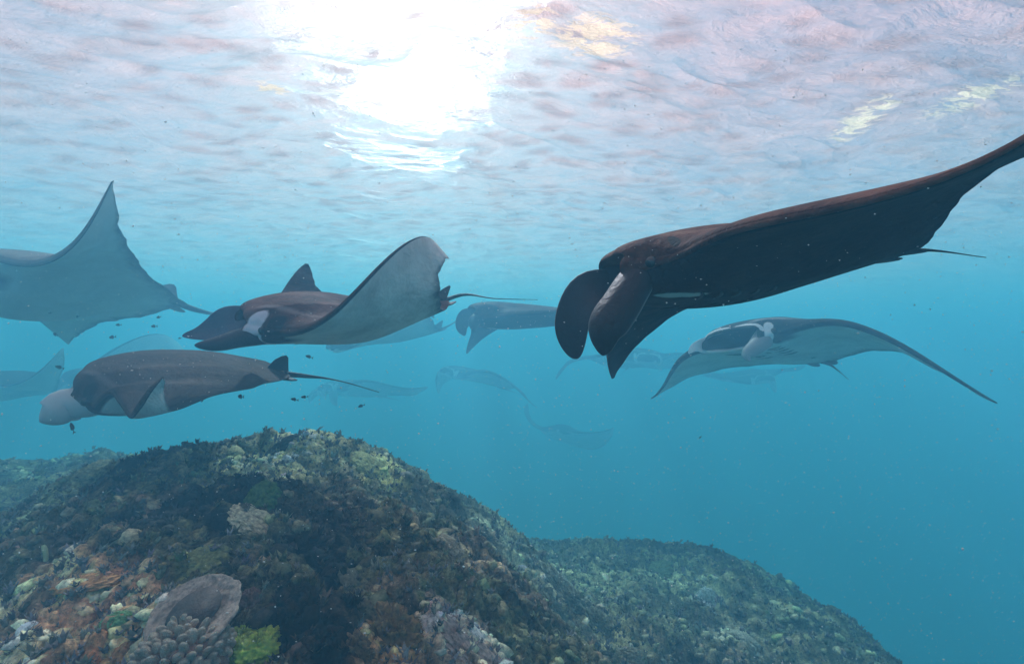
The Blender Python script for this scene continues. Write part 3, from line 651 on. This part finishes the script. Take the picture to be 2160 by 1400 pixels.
def build_turf():
    rng=np.random.default_rng(11)
    # rubble lumps
    v0,f0=ball(8,6); v0=np.array(v0); q0=[f for f in f0]
    def scatter(N,tmpl,tf,smin,smax,name,label,cat,flat=1.0,tilt=.5,bright=1.0,xr=(-3.2,2.4),yp=1.6,sink=.2,tris=False,cap=.6):
        y=.85+rng.uniform(0,1,N)**yp*7.2; w=np.clip(y,1,9); x=rng.uniform(xr[0],xr[1],N)*(.45+.25*w)-.2
        m=(np.abs(x)/y<1.25)&(y<8.5); x,y=x[m],y[m]; N=len(x)
        tint,z=reef_tint(x,y); tint=np.minimum(tint,cap); s=rng.uniform(smin,smax,N)*(rng.uniform(.6,1.6,N))*(.75+.25*np.sqrt(y))
        a=rng.uniform(0,2*math.pi,N); ca,sa=np.cos(a),np.sin(a); tx,ty=rng.normal(0,tilt,N),rng.normal(0,tilt,N)
        T=np.asarray(tmpl)[None]*np.stack([rng.uniform(.7,1.35,N),rng.uniform(.7,1.35,N),flat*rng.uniform(.6,1.4,N)],1)[:,None]
        if not tris: T=T*(1+.28*rng.standard_normal((N,T.shape[1]))[...,None]*.6)
        X=T[...,0]*ca[:,None]-T[...,1]*sa[:,None];Y=T[...,0]*sa[:,None]+T[...,1]*ca[:,None];Z=T[...,2]
        X=X+Z*tx[:,None];Y=Y+Z*ty[:,None]
        V=np.stack([X*s[:,None]+x[:,None],Y*s[:,None]+y[:,None],Z*s[:,None]+(z-sink*s)[:,None]],-1)
        g=rng.uniform(.70,1.35,N)[:,None]*bright; hue=rng.normal(0,.07,(N,3)); col=np.clip(tint*g*(1+hue),.006,.7)
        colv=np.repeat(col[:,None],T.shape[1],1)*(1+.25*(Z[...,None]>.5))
        k=T.shape[1]; F3=(np.asarray(tf)[None]+(np.arange(N)*k)[:,None,None]).reshape(-1,np.asarray(tf).shape[1])
        tag(mesh_np(name,V.reshape(-1,3),F3,MV,attrs={'tint':colv.reshape(-1,3)}),label,cat,kind='stuff'); print(name,N,len(F3))
    tri=[]
    for f in f0:
        if len(f)==3: tri.append(f)
        else: tri+= [(f[0],f[1],f[2]),(f[0],f[2],f[3])]
    scatter(9000,v0,tri,.010,.024,'coral_rubble','small lumps of coral rubble covering the mound','coral rubble',flat=.8)
    # turf blades: little tapering leaves
    bl=[];bf=[]
    for q_ in range(5):
        a=q_*1.2566; c_,s_=math.cos(a),math.sin(a); o=len(bl); lean=.5
        for (u,w_) in((-.16,0),(.16,0),(-.20,.55),(.20,.55),(.02,1.0)):
            bl.append((c_*(.12+lean*w_*w_)-s_*u,s_*(.12+lean*w_*w_)+c_*u,w_))
        bf+=[(o,o+1,o+3),(o,o+3,o+2),(o+2,o+3,o+4)]
    scatter(34000,bl,bf,.010,.026,'algae_turf','short tufts of brown and olive algae growing over the mound','algae turf',flat=.9,tilt=.35,bright=1.15,tris=True,sink=.05,cap=.15)
def build_fish():
    """small reef fish: body, forked tail and fins in one mesh each"""
    def fish_mesh(name,L_,col):
        n=12;k=10; t=np.linspace(0,1,n); r=herm([(0,.02),(.12,.55),(.38,1),(.7,.55),(.88,.20),(1,.13)])(t)*.17
        P=np.stack([-t*.82+.41,0*t,0*t],1); v,f=tube_mesh(P,np.stack([r,r*.48],1),k,up=(0,0,1)); v=list(map(tuple,v))
        def fin(pts,th=.006):
            o=len(v); m=len(pts)
            for s_ in(-1,1):
                for x,z in pts: v.append((x,s_*th,z))
            f.append(tuple(o+i for i in range(m))[::-1]); f.append(tuple(o+m+i for i in range(m)))
            for i in range(m): f.append((o+i,o+(i+1)%m,o+m+(i+1)%m,o+m+i))
        fin([(-.38,.02),(-.50,.12),(-.60,.17),(-.52,.02),(-.60,-.15),(-.50,-.11),(-.38,-.02)])
        fin([(.18,.14),(.02,.22),(-.18,.19),(-.28,.08),(.0,.13)]); fin([(.0,-.15),(-.12,-.22),(-.25,-.15),(-.26,-.07)])
        v=np.array(v)*L_; me=bpy.data.meshes.new(name); me.from_pydata([tuple(q) for q in v],[],f); me.polygons.foreach_set('use_smooth',[True]*len(f)); me.materials.append(col); return me
    dark=plain('dark_fish_scales',(.015,.02,.022),(.04,.05,.05),rough=.45); me=fish_mesh('reef_fish',1.0,dark)
    fl=[(507,836,27,3.2,0,'largest dark reef fish below the middle of the charcoal manta tail half'),(620,842,19,3.4,-12,'dark reef fish below the charcoal manta tail, lower of a close pair'),(641,837,18,3.5,4,'dark reef fish below the charcoal manta tail, upper right of a close pair'),
     (427,843,15,3.3,70,'tiny dark fish seen nose-on between the folded wing tip and the largest fish'),(651,752,20,4.4,-18,'grey fish above the tail of the charcoal manta, under the brown-backed one'),(761,856,18,4.4,18,'small dark fish near the end of the long thin tail'),
     (152,900,30,2.7,-65,'small black fish hanging head down under the charcoal manta head'),(249,685,16,5.2,0,'leftmost fish of three just below the rear of the hazy left manta'),(324,688,18,5.2,0,'lower right fish of three below the rear of the hazy left manta'),(334,669,17,5.6,8,'topmost fish of three under the tail root of the hazy left manta'),
     (236,711,22,5.0,6,'fish between the hazy left manta and the charcoal manta back'),(105,659,14,5.6,4,'faint fish against the belly of the hazy left manta, nearest the edge'),(163,667,18,5.6,0,'faint fish against the belly of the hazy left manta, right of another'),(116,705,20,5.4,-20,'faint fish touching the lower wing tip of the hazy left manta'),
     (124,774,21,4.8,-22,'dark fish over the faint upright wing at the left edge'),(379,713,10,5.6,10,'tiny fish just left of the dark rolled head fins'),(1477,922,9,3.4,40,'single tiny dark fish alone in the deep blue right of centre')]
    for i,(px,py,lp,d,ang,l) in enumerate(fl):
        o=bpy.data.objects.new('reef_fish',me); C.objects.link(o); o.location=unproj(px,py,d); s=.85*lp/F*d; o.scale=(s,s,s)
        o.rotation_euler=(0,R(ang),R(180 if i%3 else 170)+ (R(75) if l.startswith('tiny dark fish seen') else R((i*37)%40-20)))
        tag(o,l,'fish',group='small dark fish around the manta rays')
def build_specks():
    rng=np.random.default_rng(3); v0=np.array([(1,0,0),(-1,0,0),(0,1,0),(0,-1,0),(0,0,1),(0,0,-1)],float); f0=np.array([(0,2,4),(2,1,4),(1,3,4),(3,0,4),(2,0,5),(1,2,5),(3,1,5),(0,3,5)])
    N=17000; y=.7+7*rng.uniform(0,1,N)**.8; x=rng.uniform(-1.25,1.25,N)*y; z=rng.uniform(-.72,.68,N)*y
    hz=base_h(x,y)+.2; m=(z>hz)&(z<2.8); x,y,z=x[m],y[m],z[m]; N=len(x)
    s=.00095*np.exp(np.clip(rng.normal(0,.4,N),-1,.8))*(.35+.65*y**.9)
    rot=rng.normal(0,1,(N,3)); T=v0[None]*(1+.5*rng.uniform(-1,1,(N,6,1)))*np.stack([rng.uniform(.6,1.8,N),rng.uniform(.6,1.2,N),rng.uniform(.5,1.3,N)],1)[:,None]
    V=T*s[:,None,None]+np.stack([x,y,z],1)[:,None]; Fq=(f0[None]+(np.arange(N)*6)[:,None,None]).reshape(-1,3)
    m_,t,b=newmat('drifting_plankton'); b.inputs['Base Color'].default_value=(.85,.82,.76,1); b.inputs['Roughness'].default_value=.6; b.inputs['Transmission Weight'].default_value=0
    tag(mesh_np('plankton_specks',V.reshape(-1,3),Fq,m_),'tiny pale specks of plankton drifting through the water','plankton',kind='stuff')
# ================================================================= build
build_water()
build_reef()
build_corals()
build_turf()
FITS={
 'A':[0.773,1.594,0.275,0.11,0.095,-3.015,1.053,0.058,0.458,-1.728,0.435,5.127,-0.285,-0.387,-0.018,-0.034,-0.259,-0.262,-0.555,-0.354,-0.195,0.474,1.362,-0.082,1.194],
 'B':[-1.13,3.08,0.233,-0.294,-0.044,-2.456,1.275,0.68,-0.075,2.242,1.237,0.67,-0.469,-0.403,-0.026,-0.6,0.62,0.785,0.819,-0.511,-0.055,0.304,1.339,-0.407,1.204],
 'C':[-2.242,3.204,-0.193,-0.239,0.165,-2.655,1.613,-0.285,-0.18,0.624,0.009,0.427,-0.204,-0.216,0.112,-0.373,0.006,-0.149,-0.335,-0.262,0.136,0.247,1.243,0.223,0.83],
 'D':[-5.908,6.243,0.79,0.264,0.186,-2.36,3.37,-0.507,-0.291,-0.269,0.357,1.03,0.367,-1.197,0.199,0.385,-0.14,-0.538,-0.083,0.246,0.514,0.343,1.149,0.397,0.702],
 'E':[3.574,6.484,0.108,0.185,-0.205,-2.594,2.515,-0.021,-0.02,-1.045,-0.537,0.869,0.103,-0.058,0.48,-0.203,-0.325,0.269,0.184,-0.398,-0.174,0.205,1.065,0.83,1.085],
 'F':[0.423,10.454,0.73,-0.047,0.003,-2.862,3.062,0.047,0.483,-1.413,0.22,5.169,-0.059,-0.364,-0.255,-0.05,-0.278,-0.146,-0.77,-0.408,-0.241,0.589,1.282,-0.085,1.209],
 'G':[-4.041,14.555,0.442,-0.023,-0.071,-2.609,3.23,0.724,-0.214,2.925,1.426,1.229,-0.586,-0.591,-0.021,-0.343,0.661,0.639,0.484,-0.862,0.07,0.551,1.293,-0.016,1.22],
 'H':[-14.681,13.805,-1.03,0.236,0.19,-2.24,4.018,-0.5,-0.492,0.21,0.381,1.278,0.928,-0.98,0.037,0.335,-0.17,-0.437,-0.318,0.186,0.468,0.476,1.151,0.397,0.711],
 'I':[-8.429,25.039,-2.011,0.064,-0.248,-2.096,4.403,-0.017,0.298,-0.886,-0.179,1.403,0.41,-0.182,0.165,-0.054,-0.137,-0.191,0.204,-0.702,-0.354,0.119,1.056,0.771,1.077],
 'J':[-2.1,25.784,-1.348,-0.088,-0.34,-2.353,4.411,0.01,0.468,-1.178,-0.614,0.952,0.435,-0.157,0.148,-0.221,-0.219,-0.239,0.179,-0.695,-0.351,0.084,1.033,0.873,1.086],
 'K':[6.31,23.808,-0.437,-0.042,-0.3,-1.527,4.188,0.042,0.343,-0.988,-0.313,1.285,0.337,-0.232,0.135,0.149,-0.3,-0.49,-0.159,-0.485,-0.24,0.062,1.076,1.049,1.083],
 'L':[12.575,26.151,-1.342,0.117,-0.049,-1.207,3.974,-0.034,0.146,-0.424,-0.478,1.339,-0.005,-0.241,0.544,0.286,-0.151,0.213,-0.1,-0.759,-0.046,0.521,1.045,0.769,1.081],
 'M':[3.396,29.353,-5.185,-0.091,-0.682,-2.296,3.981,0.734,-0.393,2.068,1.413,0.153,-0.317,-0.532,-0.046,-0.371,0.644,0.874,0.554,-0.101,0.144,0.551,1.307,-0.074,1.203],
 'N':[-13.131,16.441,-1.086,0.001,-0.262,-2.631,3.99,0.693,-0.196,2.676,1.157,1.056,-0.554,-0.576,0.031,-0.314,0.682,0.65,0.487,-0.863,0.07,0.522,1.335,-0.335,1.205]}
WARPS={
 'A':[[[0.48,1.26,0.26],[0.84,1.37,0.38],[0.95,1.21,0.38],[0.96,1.0,0.39],[0.97,0.88,0.41],[1.34,1.56,0.34],[1.27,1.4,0.37],[1.22,1.28,0.4],[1.19,1.21,0.41],[1.16,1.06,0.43],[0.52,2.49,-0.15],[0.62,2.47,-0.01],[0.73,2.37,0.13],[0.88,2.21,0.22],[0.8,1.69,0.18],[0.94,1.74,0.21],[1.24,1.7,0.29],[0.41,1.45,0.36],[0.54,1.42,0.37],[0.7,1.38,0.38],[1.39,1.67,0.35],[0.35,1.38,0.25],[0.32,1.69,0.21]],[[-0.008,-0.001,0.031],[0.005,0.001,-0.015],[-0.009,-0.001,0.02],[-0.002,-0.0,0.007],[0.008,0.001,-0.017],[0.005,0.0,-0.006],[0.004,0.0,-0.009],[-0.004,-0.0,0.005],[-0.006,-0.0,0.009],[0.005,0.0,-0.009],[0.005,0.0,-0.004],[-0.008,-0.0,0.007],[0.003,0.0,-0.004],[0.0,-0.0,0.002],[0.001,0.0,-0.007],[-0.001,0.0,-0.007],[-0.006,-0.0,0.003],[0.003,0.001,-0.028],[0.002,-0.0,0.002],[0.003,-0.0,0.007],[0.006,-0.0,0.006],[-0.003,0.001,-0.017],[-0.0,-0.002,0.044]],0.211],
 'B':[[[-1.24,2.57,0.08],[-1.02,2.44,0.14],[-0.96,2.45,0.2],[-1.37,3.77,0.39],[-0.82,2.46,0.31],[-0.7,2.47,0.43],[-0.62,2.54,0.52],[-0.53,2.75,0.67],[-0.49,2.9,0.68],[-0.44,3.14,0.63],[-0.44,2.89,0.48],[-0.44,2.93,0.37],[-0.45,3.06,0.28],[-0.6,3.22,0.19],[-0.8,3.13,0.12],[-1.01,2.98,0.08],[-1.27,2.78,0.05],[-1.41,2.72,0.04],[-1.58,2.86,0.32],[-1.84,3.79,0.49],[-1.58,3.88,0.5],[-1.85,3.76,0.45],[-1.8,3.87,0.6],[-1.72,3.91,0.71],[-1.67,3.92,0.63],[-1.56,3.87,0.48],[-0.5,3.53,0.37],[-1.68,2.9,0.22],[-1.46,2.61,0.11]],[[0.014,-0.003,0.073],[0.007,0.0,-0.003],[0.004,0.001,-0.024],[0.015,0.0,-0.01],[-0.004,0.0,-0.012],[-0.008,-0.001,0.023],[-0.003,-0.0,0.01],[0.005,0.001,-0.02],[0.003,-0.0,0.004],[0.006,-0.0,0.005],[-0.0,-0.0,0.004],[-0.006,0.0,-0.005],[-0.01,0.001,-0.014],[0.001,-0.001,0.03],[0.002,-0.001,0.017],[-0.002,0.002,-0.057],[0.002,-0.0,0.01],[-0.005,0.001,-0.013],[-0.013,0.001,-0.03],[-0.006,0.001,-0.013],[-0.004,0.0,-0.004],[-0.001,0.001,-0.014],[-0.006,-0.0,0.003],[0.012,-0.001,0.023],[0.001,-0.0,0.01],[-0.002,0.0,-0.004],[0.012,-0.0,0.001],[0.036,-0.002,0.038],[-0.017,0.002,-0.045]],0.255],
 'C':[[[-2.71,3.01,-0.1],[-2.62,3.13,-0.03],[-2.53,3.27,-0.01],[-2.27,3.42,0.0],[-2.13,3.61,-0.02],[-2.04,3.77,-0.05],[-1.56,2.82,-0.27],[-1.23,1.98,-0.19],[-1.66,3.54,-0.17],[-2.54,2.77,-0.29]],[[-0.0,0.0,-0.01],[-0.0,-0.0,0.004],[0.0,-0.001,0.013],[0.0,-0.0,0.003],[-0.001,0.0,-0.008],[-0.001,0.0,-0.009],[-0.024,-0.002,0.048],[-0.008,-0.0,0.0],[0.006,0.0,-0.003],[0.001,0.0,-0.0]],0.323],
 'D':[[[-5.12,4.7,0.88],[-4.29,4.36,0.84],[-3.98,4.26,1.01],[-3.7,4.13,1.17],[-3.64,4.17,1.32],[-3.51,4.12,1.48],[-3.63,4.29,1.41],[-3.92,4.68,1.23],[-4.23,5.25,1.09],[-4.48,5.81,0.99],[-4.73,6.41,0.91],[-4.98,7.04,0.68],[-7.02,6.47,0.65],[-7.57,7.39,0.63],[-7.86,7.93,0.52],[-8.08,8.36,0.34],[-8.13,8.63,0.16],[-7.47,8.2,0.33],[-6.96,7.95,0.46],[-6.36,7.72,0.52],[-5.6,7.38,0.57]],[[0.004,-0.001,0.023],[-0.013,-0.0,0.005],[0.02,0.001,-0.02],[0.025,0.001,-0.02],[0.001,0.0,-0.002],[-0.031,-0.001,0.022],[-0.015,-0.0,0.009],[0.008,-0.0,0.002],[0.01,-0.0,0.012],[-0.022,0.001,-0.021],[-0.03,0.001,-0.03],[0.056,-0.001,0.034],[0.004,0.001,-0.02],[0.05,-0.004,0.092],[-0.06,0.003,-0.071],[-0.029,0.001,-0.032],[0.05,-0.003,0.067],[0.006,0.001,-0.026],[0.016,-0.001,0.021],[-0.017,0.001,-0.02],[-0.014,-0.0,0.003]],0.674],
 'E':[[[3.82,6.07,0.36],[3.83,5.41,0.31],[4.04,5.37,0.22],[4.3,5.3,0.07],[4.52,5.14,-0.13],[4.44,4.68,-0.33],[4.32,4.25,-0.47],[4.61,5.43,-0.08],[4.73,6.06,-0.0],[4.74,6.46,-0.02],[4.77,7.07,-0.15],[4.39,7.34,-0.21],[3.88,7.65,-0.21],[3.35,7.8,-0.31],[3.01,8.07,-0.47],[2.74,8.34,-0.66],[2.5,8.56,-0.86],[2.44,7.0,-0.15],[2.44,7.32,-0.31],[2.47,7.96,-0.63],[2.78,6.31,0.31],[3.03,6.18,0.39],[3.29,5.98,0.44],[3.47,5.77,0.41],[2.55,6.25,0.06],[2.96,5.64,0.2],[4.71,7.18,-0.18]],[[-0.002,-0.0,0.002],[-0.001,-0.0,0.007],[0.011,-0.001,0.023],[0.006,-0.0,0.005],[-0.01,0.001,-0.029],[0.002,-0.0,0.004],[-0.001,-0.0,0.012],[-0.009,0.001,-0.014],[0.008,-0.002,0.045],[-0.006,0.001,-0.033],[-0.002,0.001,-0.014],[0.005,-0.001,0.03],[-0.003,0.002,-0.051],[-0.002,-0.001,0.019],[-0.004,-0.001,0.024],[-0.004,0.0,-0.012],[-0.017,-0.001,0.018],[0.002,-0.0,0.002],[0.003,-0.0,0.005],[0.029,0.001,-0.03],[0.008,-0.0,0.005],[0.025,-0.0,0.012],[-0.012,0.0,-0.007],[-0.028,0.001,-0.028],[-0.088,0.0,-0.002],[0.074,-0.0,0.006],[0.007,-0.0,0.011]],0.503],
 'F':[[[-0.92,10.3,0.95],[-0.56,10.0,1.03],[-0.26,10.16,1.07],[0.35,10.34,1.04],[0.81,10.15,0.97],[-1.24,12.86,-0.07],[-1.05,12.88,0.12],[-0.56,12.72,0.5],[-0.02,9.94,0.44],[0.8,10.18,0.5],[-0.96,10.53,0.74]],[[0.004,0.002,-0.04],[0.019,0.001,-0.027],[0.002,-0.001,0.03],[-0.004,0.002,-0.058],[0.001,0.001,-0.035],[0.008,0.0,-0.001],[-0.006,-0.0,0.006],[0.0,0.0,-0.004],[-0.003,-0.001,0.013],[0.002,-0.003,0.067],[-0.04,-0.004,0.089]],0.612],
 'G':[[[-4.61,13.66,0.05],[-3.59,14.36,0.19],[-2.82,14.81,0.38],[-2.31,15.56,0.78],[-2.45,14.73,1.05],[-5.02,13.43,0.15]],[[0.009,-0.004,0.106],[0.001,-0.0,0.008],[-0.006,-0.004,0.104],[0.005,0.003,-0.063],[0.011,0.002,-0.058],[-0.017,0.005,-0.119]],0.646],
 'H':[[[-11.5,12.12,0.06],[-11.73,12.01,-0.31],[-12.18,11.98,-0.66],[-12.95,12.04,-0.87],[-11.53,12.2,-0.28],[-13.44,14.47,-0.97],[-12.6,13.21,-1.12],[-13.69,14.9,-1.15],[-14.82,14.49,-1.32],[-15.11,14.11,-1.45]],[[-0.078,-0.001,0.019],[0.01,-0.0,0.005],[0.004,-0.0,0.011],[-0.007,-0.001,0.017],[0.073,0.001,-0.023],[0.023,-0.011,0.28],[-0.033,0.003,-0.07],[0.009,0.016,-0.387],[-0.006,-0.001,0.029],[0.001,0.002,-0.042]],0.804],
 'I':[[[-9.07,24.42,-1.47],[-8.16,24.23,-1.48],[-6.1,23.34,-1.63],[-4.24,23.63,-1.79],[-5.18,24.18,-2.21],[-6.84,26.45,-2.49],[-9.84,23.88,-1.94],[-8.69,23.24,-1.84],[-8.23,26.47,-2.52],[-11.75,27.9,-3.07]],[[-0.033,0.009,-0.216],[0.036,-0.007,0.165],[-0.0,-0.001,0.016],[0.002,-0.003,0.078],[0.004,0.004,-0.093],[-0.002,-0.003,0.065],[0.167,-0.007,0.16],[-0.145,0.003,-0.076],[0.0,0.003,-0.066],[-0.036,-0.001,0.02]],0.88],
 'J':[[[-3.3,25.19,-0.74],[-2.98,25.49,-0.72],[-1.59,23.87,-0.89],[-0.56,24.35,-1.39],[0.38,24.53,-2.09],[1.2,23.19,-2.64],[-1.91,26.78,-1.79],[-3.68,28.53,-1.69],[-3.79,25.07,-1.08],[-2.87,24.11,-1.17],[-4.52,29.36,-2.64]],[[0.003,0.004,-0.095],[-0.032,0.003,-0.081],[0.035,0.001,-0.033],[0.001,-0.001,0.03],[0.074,-0.003,0.084],[-0.053,0.003,-0.079],[0.001,-0.002,0.04],[0.002,0.001,-0.014],[0.124,-0.007,0.182],[-0.157,0.001,-0.025],[-0.011,-0.001,0.019]],0.882],
 'K':[[[5.73,23.03,0.07],[7.18,23.04,-0.04],[10.42,24.76,-1.0],[4.36,22.82,-0.25],[2.94,24.02,-0.85],[2.26,24.65,-1.36],[6.32,25.96,-1.08],[5.0,25.36,-0.69],[5.74,22.13,-0.36],[6.99,22.17,-0.39],[6.22,25.98,-1.07]],[[-0.045,-0.004,0.092],[0.04,0.001,-0.019],[-0.043,-0.001,0.013],[-0.011,0.0,-0.0],[-0.133,-0.01,0.261],[0.095,0.009,-0.222],[0.081,-0.004,0.102],[-0.03,0.007,-0.171],[0.152,0.002,-0.059],[-0.124,0.001,-0.031],[0.117,-0.005,0.135]],0.838],
 'L':[[[9.17,24.02,-1.01],[16.53,26.72,-0.76],[12.26,24.84,-1.69],[12.84,24.76,-1.75],[11.06,24.41,-1.51],[12.38,26.56,-1.08],[13.7,24.95,-1.46],[12.6,24.52,-1.61]],[[0.052,-0.0,0.007],[0.001,-0.001,0.02],[0.043,0.006,-0.149],[-0.006,-0.004,0.109],[0.007,-0.003,0.066],[0.0,0.003,-0.07],[0.104,0.002,-0.046],[-0.123,-0.002,0.047]],0.794],
 'M':[[[6.25,30.1,-5.06],[3.05,27.82,-4.62],[4.39,27.63,-4.75],[1.05,31.51,-3.46],[1.31,30.88,-4.73],[3.2,30.06,-5.73],[2.24,28.8,-4.23]],[[0.02,0.003,-0.063],[-0.014,-0.007,0.181],[-0.004,-0.001,0.038],[-0.047,-0.0,0.0],[0.051,-0.005,0.122],[-0.001,-0.001,0.019],[0.003,0.014,-0.351]],0.796],
 'N':[[[-14.31,15.55,-0.58],[-12.46,14.48,-0.15],[-12.17,14.58,0.12],[-15.33,19.16,0.2],[-14.34,15.07,-0.97]],[[0.002,0.0,-0.007],[0.0,-0.003,0.064],[0.0,0.003,-0.063],[0.006,-0.0,0.0],[-0.004,0.0,-0.0]],0.798]}
HEADS={
 'A':{"+":[[[1302,645,-0.062,43],[1273,697,-0.074,43],[1272,750,-0.062,35]],0.3],"-":[[[1242,618,-0.031,40],[1211,682,-0.031,38],[1214,757,-0.012,32]],0.3],"tail":[[2080,543,1.674]]},
 'B':{"+":[[[500,712,-0.064,20],[455,724,-0.12,16],[410,728,-0.16,13]],0.3],"-":[[[486,678,-0.04,30],[448,697,-0.04,24],[415,706,-0.064,16],[384,709,-0.12,13]],0.4],"tail":[[1050,630,3.2],[1134,632,3.28]]},
 'C':{"+":[[[134,850,-0.055,32],[112,870,-0.092,33],[84,890,-0.092,28]],0.2],"-":[[[150,868,0.0,14.4],[165,878,0.0,10.1],[148,887,0.0,5.8]],0.2],"tail":[[720,804,3.312],[800,827,3.404]],"manual":[[0.16,172,835,-0.432,588,806,0.083],[0.3,226,822,-0.57,540,818,-0.166],[0.45,254,850,-0.699,455,832,-0.386],[0.58,275,876,-0.81,376,866,-0.57],[0.68,292,858,-0.92,352,856,-0.681],[0.82,315,825,-0.938,348,824,-0.718],[1,343,795,-0.865,345,797,-0.865]]},
 'D':{"tail":[[493,655,9.6]]},
 'E':{"+":[[[1595,730,-0.12,17.3],[1575,750,-0.144,13.0],[1582,762,-0.18,6.5]],0.2],"-":[[[1464,735,-0.06,10.8],[1452,746,-0.096,6.5]],0.2],"tail":[[1790,800,7.68]]},
 'F':{"-":[[[985,668,-0.085,17],[975,688,-0.085,14],[980,708,-0.034,9]],0.2],"+":[[[1000,680,-0.17,14],[1000,700,-0.17,10]],0.2]},
 'I':{"-":[[[682,832,-0.105,7],[687,840,-0.105,5]],0.2],"+":[[[703,842,-0.21,8],[711,856,-0.21,5]],0.2]},
 'K':{"+":[[[1390,770,-0.1,8],[1396,782,-0.1,4]],0.2]},
 'L':{"+":[[[1632,815,-0.105,6],[1636,828,-0.105,4]],0.2]},
 'J':{"-":[[[930,790,-0.105,7],[934,802,-0.105,4]],0.2]}}
RAYS=[('A','black','nearest black manta ray, drooping head fins, one wing raised to the right edge',1.8),
 ('B','brown','brown-backed manta ray with grey belly, left wing curled up above it, rolled dark head fins',1.5),
 ('C','grey','charcoal manta ray above the reef crest, pale head fin and folded white wing tip',1.5),
 ('D','pale','hazy grey manta ray showing its belly, pointed wing tip standing tall at the left edge',1.2),
 ('E','silver','silver-bellied manta ray below the black one, long thin wing drooping down to the right',1.3),
 ('F','black','hazy grey manta ray just left of the black manta head, half hidden behind it',.9),
 ('G','grey','faint manta ray behind the brown-backed one, only its lower edge and wing tip showing',.8),
 ('H','grey','faint manta ray at the far left edge, upright wing tip above the charcoal manta head',.8),
 ('I','silver','very faint manta ray behind the long thin tail of the charcoal manta',.8),
 ('J','silver','very faint manta ray in open water at the centre, wing trailing down to the right',.8),
 ('K','silver','faint manta ray facing the camera behind the drooping wing tip of the black one',.8),
 ('L','silver','faint small manta ray directly under the silver-bellied one',.8),
 ('M','grey','barely visible manta ray in blue water, lowest and deepest of all',.8),
 ('N','grey','faint manta ray whose arched back rises behind the charcoal manta',.8)]

tail_m=plain('ray_tail_skin',(.015,.013,.015),(.03,.028,.03)); eye_m=plain('ray_eye',(.004,.004,.005),(.008,.008,.008),rough=.1,spec=.6); gill_m=plain('gill_slit_shadowed_flesh',(.03,.03,.035),(.05,.05,.055))
SK={
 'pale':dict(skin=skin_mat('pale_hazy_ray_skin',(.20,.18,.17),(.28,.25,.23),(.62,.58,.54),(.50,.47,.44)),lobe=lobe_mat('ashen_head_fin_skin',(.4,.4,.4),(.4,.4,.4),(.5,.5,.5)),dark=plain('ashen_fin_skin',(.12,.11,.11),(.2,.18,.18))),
 'black':dict(skin=skin_mat('black_ray_skin',(.055,.018,.012),(.18,.075,.045),(.022,.013,.013),(.06,.036,.03),patch=(.22,.12,.08),blotch=[(.229,.109,.07,.022,-1,-.95,(.62,.60,.52)),(.26,-.2,.012,.03,.9,1,(.01,.01,.01))]),lobe=lobe_mat('black_head_fin_skin',(.02,.014,.016),(.035,.025,.03),(.34,.26,.24)),dark=plain('black_fin_skin',(.018,.013,.013),(.04,.028,.025))),
 'brown':dict(skin=skin_mat('brown_backed_ray_skin',(.065,.024,.018),(.16,.062,.045),(.80,.72,.66),(.52,.47,.43),patch=(.30,.22,.20),spots=.8,blotch=[(.285,.215,.045,.035,-1,1.1,(.03,.018,.02)),(.335,.150,.045,.028,-1,1.1,(.72,.62,.66)),(.30,-.11,.05,.05,-1,-.9,(.8,.74,.74))]),lobe=lobe_mat('brown_head_fin_skin',(.028,.02,.026),(.10,.09,.13),(.25,.22,.28)),dark=plain('brown_fin_skin',(.05,.025,.02),(.11,.06,.045))),
 'grey':dict(skin=skin_mat('grey_backed_ray_skin',(.055,.036,.03),(.10,.065,.052),(.80,.74,.70),(.62,.58,.55),patch=(.16,.12,.11),blotch=[(.30,.19,.05,.03,-1,1.1,(.03,.022,.022))]),lobe=lobe_mat('pale_head_fin_skin',(.50,.51,.51),(.38,.38,.39),(.6,.6,.6)),dark=plain('grey_fin_skin',(.028,.023,.024),(.05,.04,.04))),
 'silver':dict(skin=skin_mat('silver_bellied_ray_skin',(.03,.032,.036),(.06,.06,.065),(.80,.78,.74),(.58,.56,.54),patch=(.45,.45,.47),spots=.9,rim=.05,blotch=[(.347,-.1,.008,.09,.7,1,(.8,.8,.8)),(.33,-.16,.03,.02,-1,1,(.85,.85,.85))]),lobe=lobe_mat('silver_head_fin_skin',(.30,.30,.31),(.75,.75,.75),(.7,.7,.7)),dark=plain('slate_fin_skin',(.04,.042,.046),(.08,.08,.085)))}
for k_,m_ in SK.items(): m_.update(tail=tail_m,eye=eye_m,gill=gill_m)
for key,kind,label,det in RAYS:
    d=HEADS.get(key,{})
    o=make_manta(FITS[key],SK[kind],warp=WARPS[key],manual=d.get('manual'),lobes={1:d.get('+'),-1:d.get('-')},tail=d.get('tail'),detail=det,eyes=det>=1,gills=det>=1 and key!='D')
    tag(o,label,'manta ray',group='manta rays gliding over the reef')
build_fish()
build_specks()
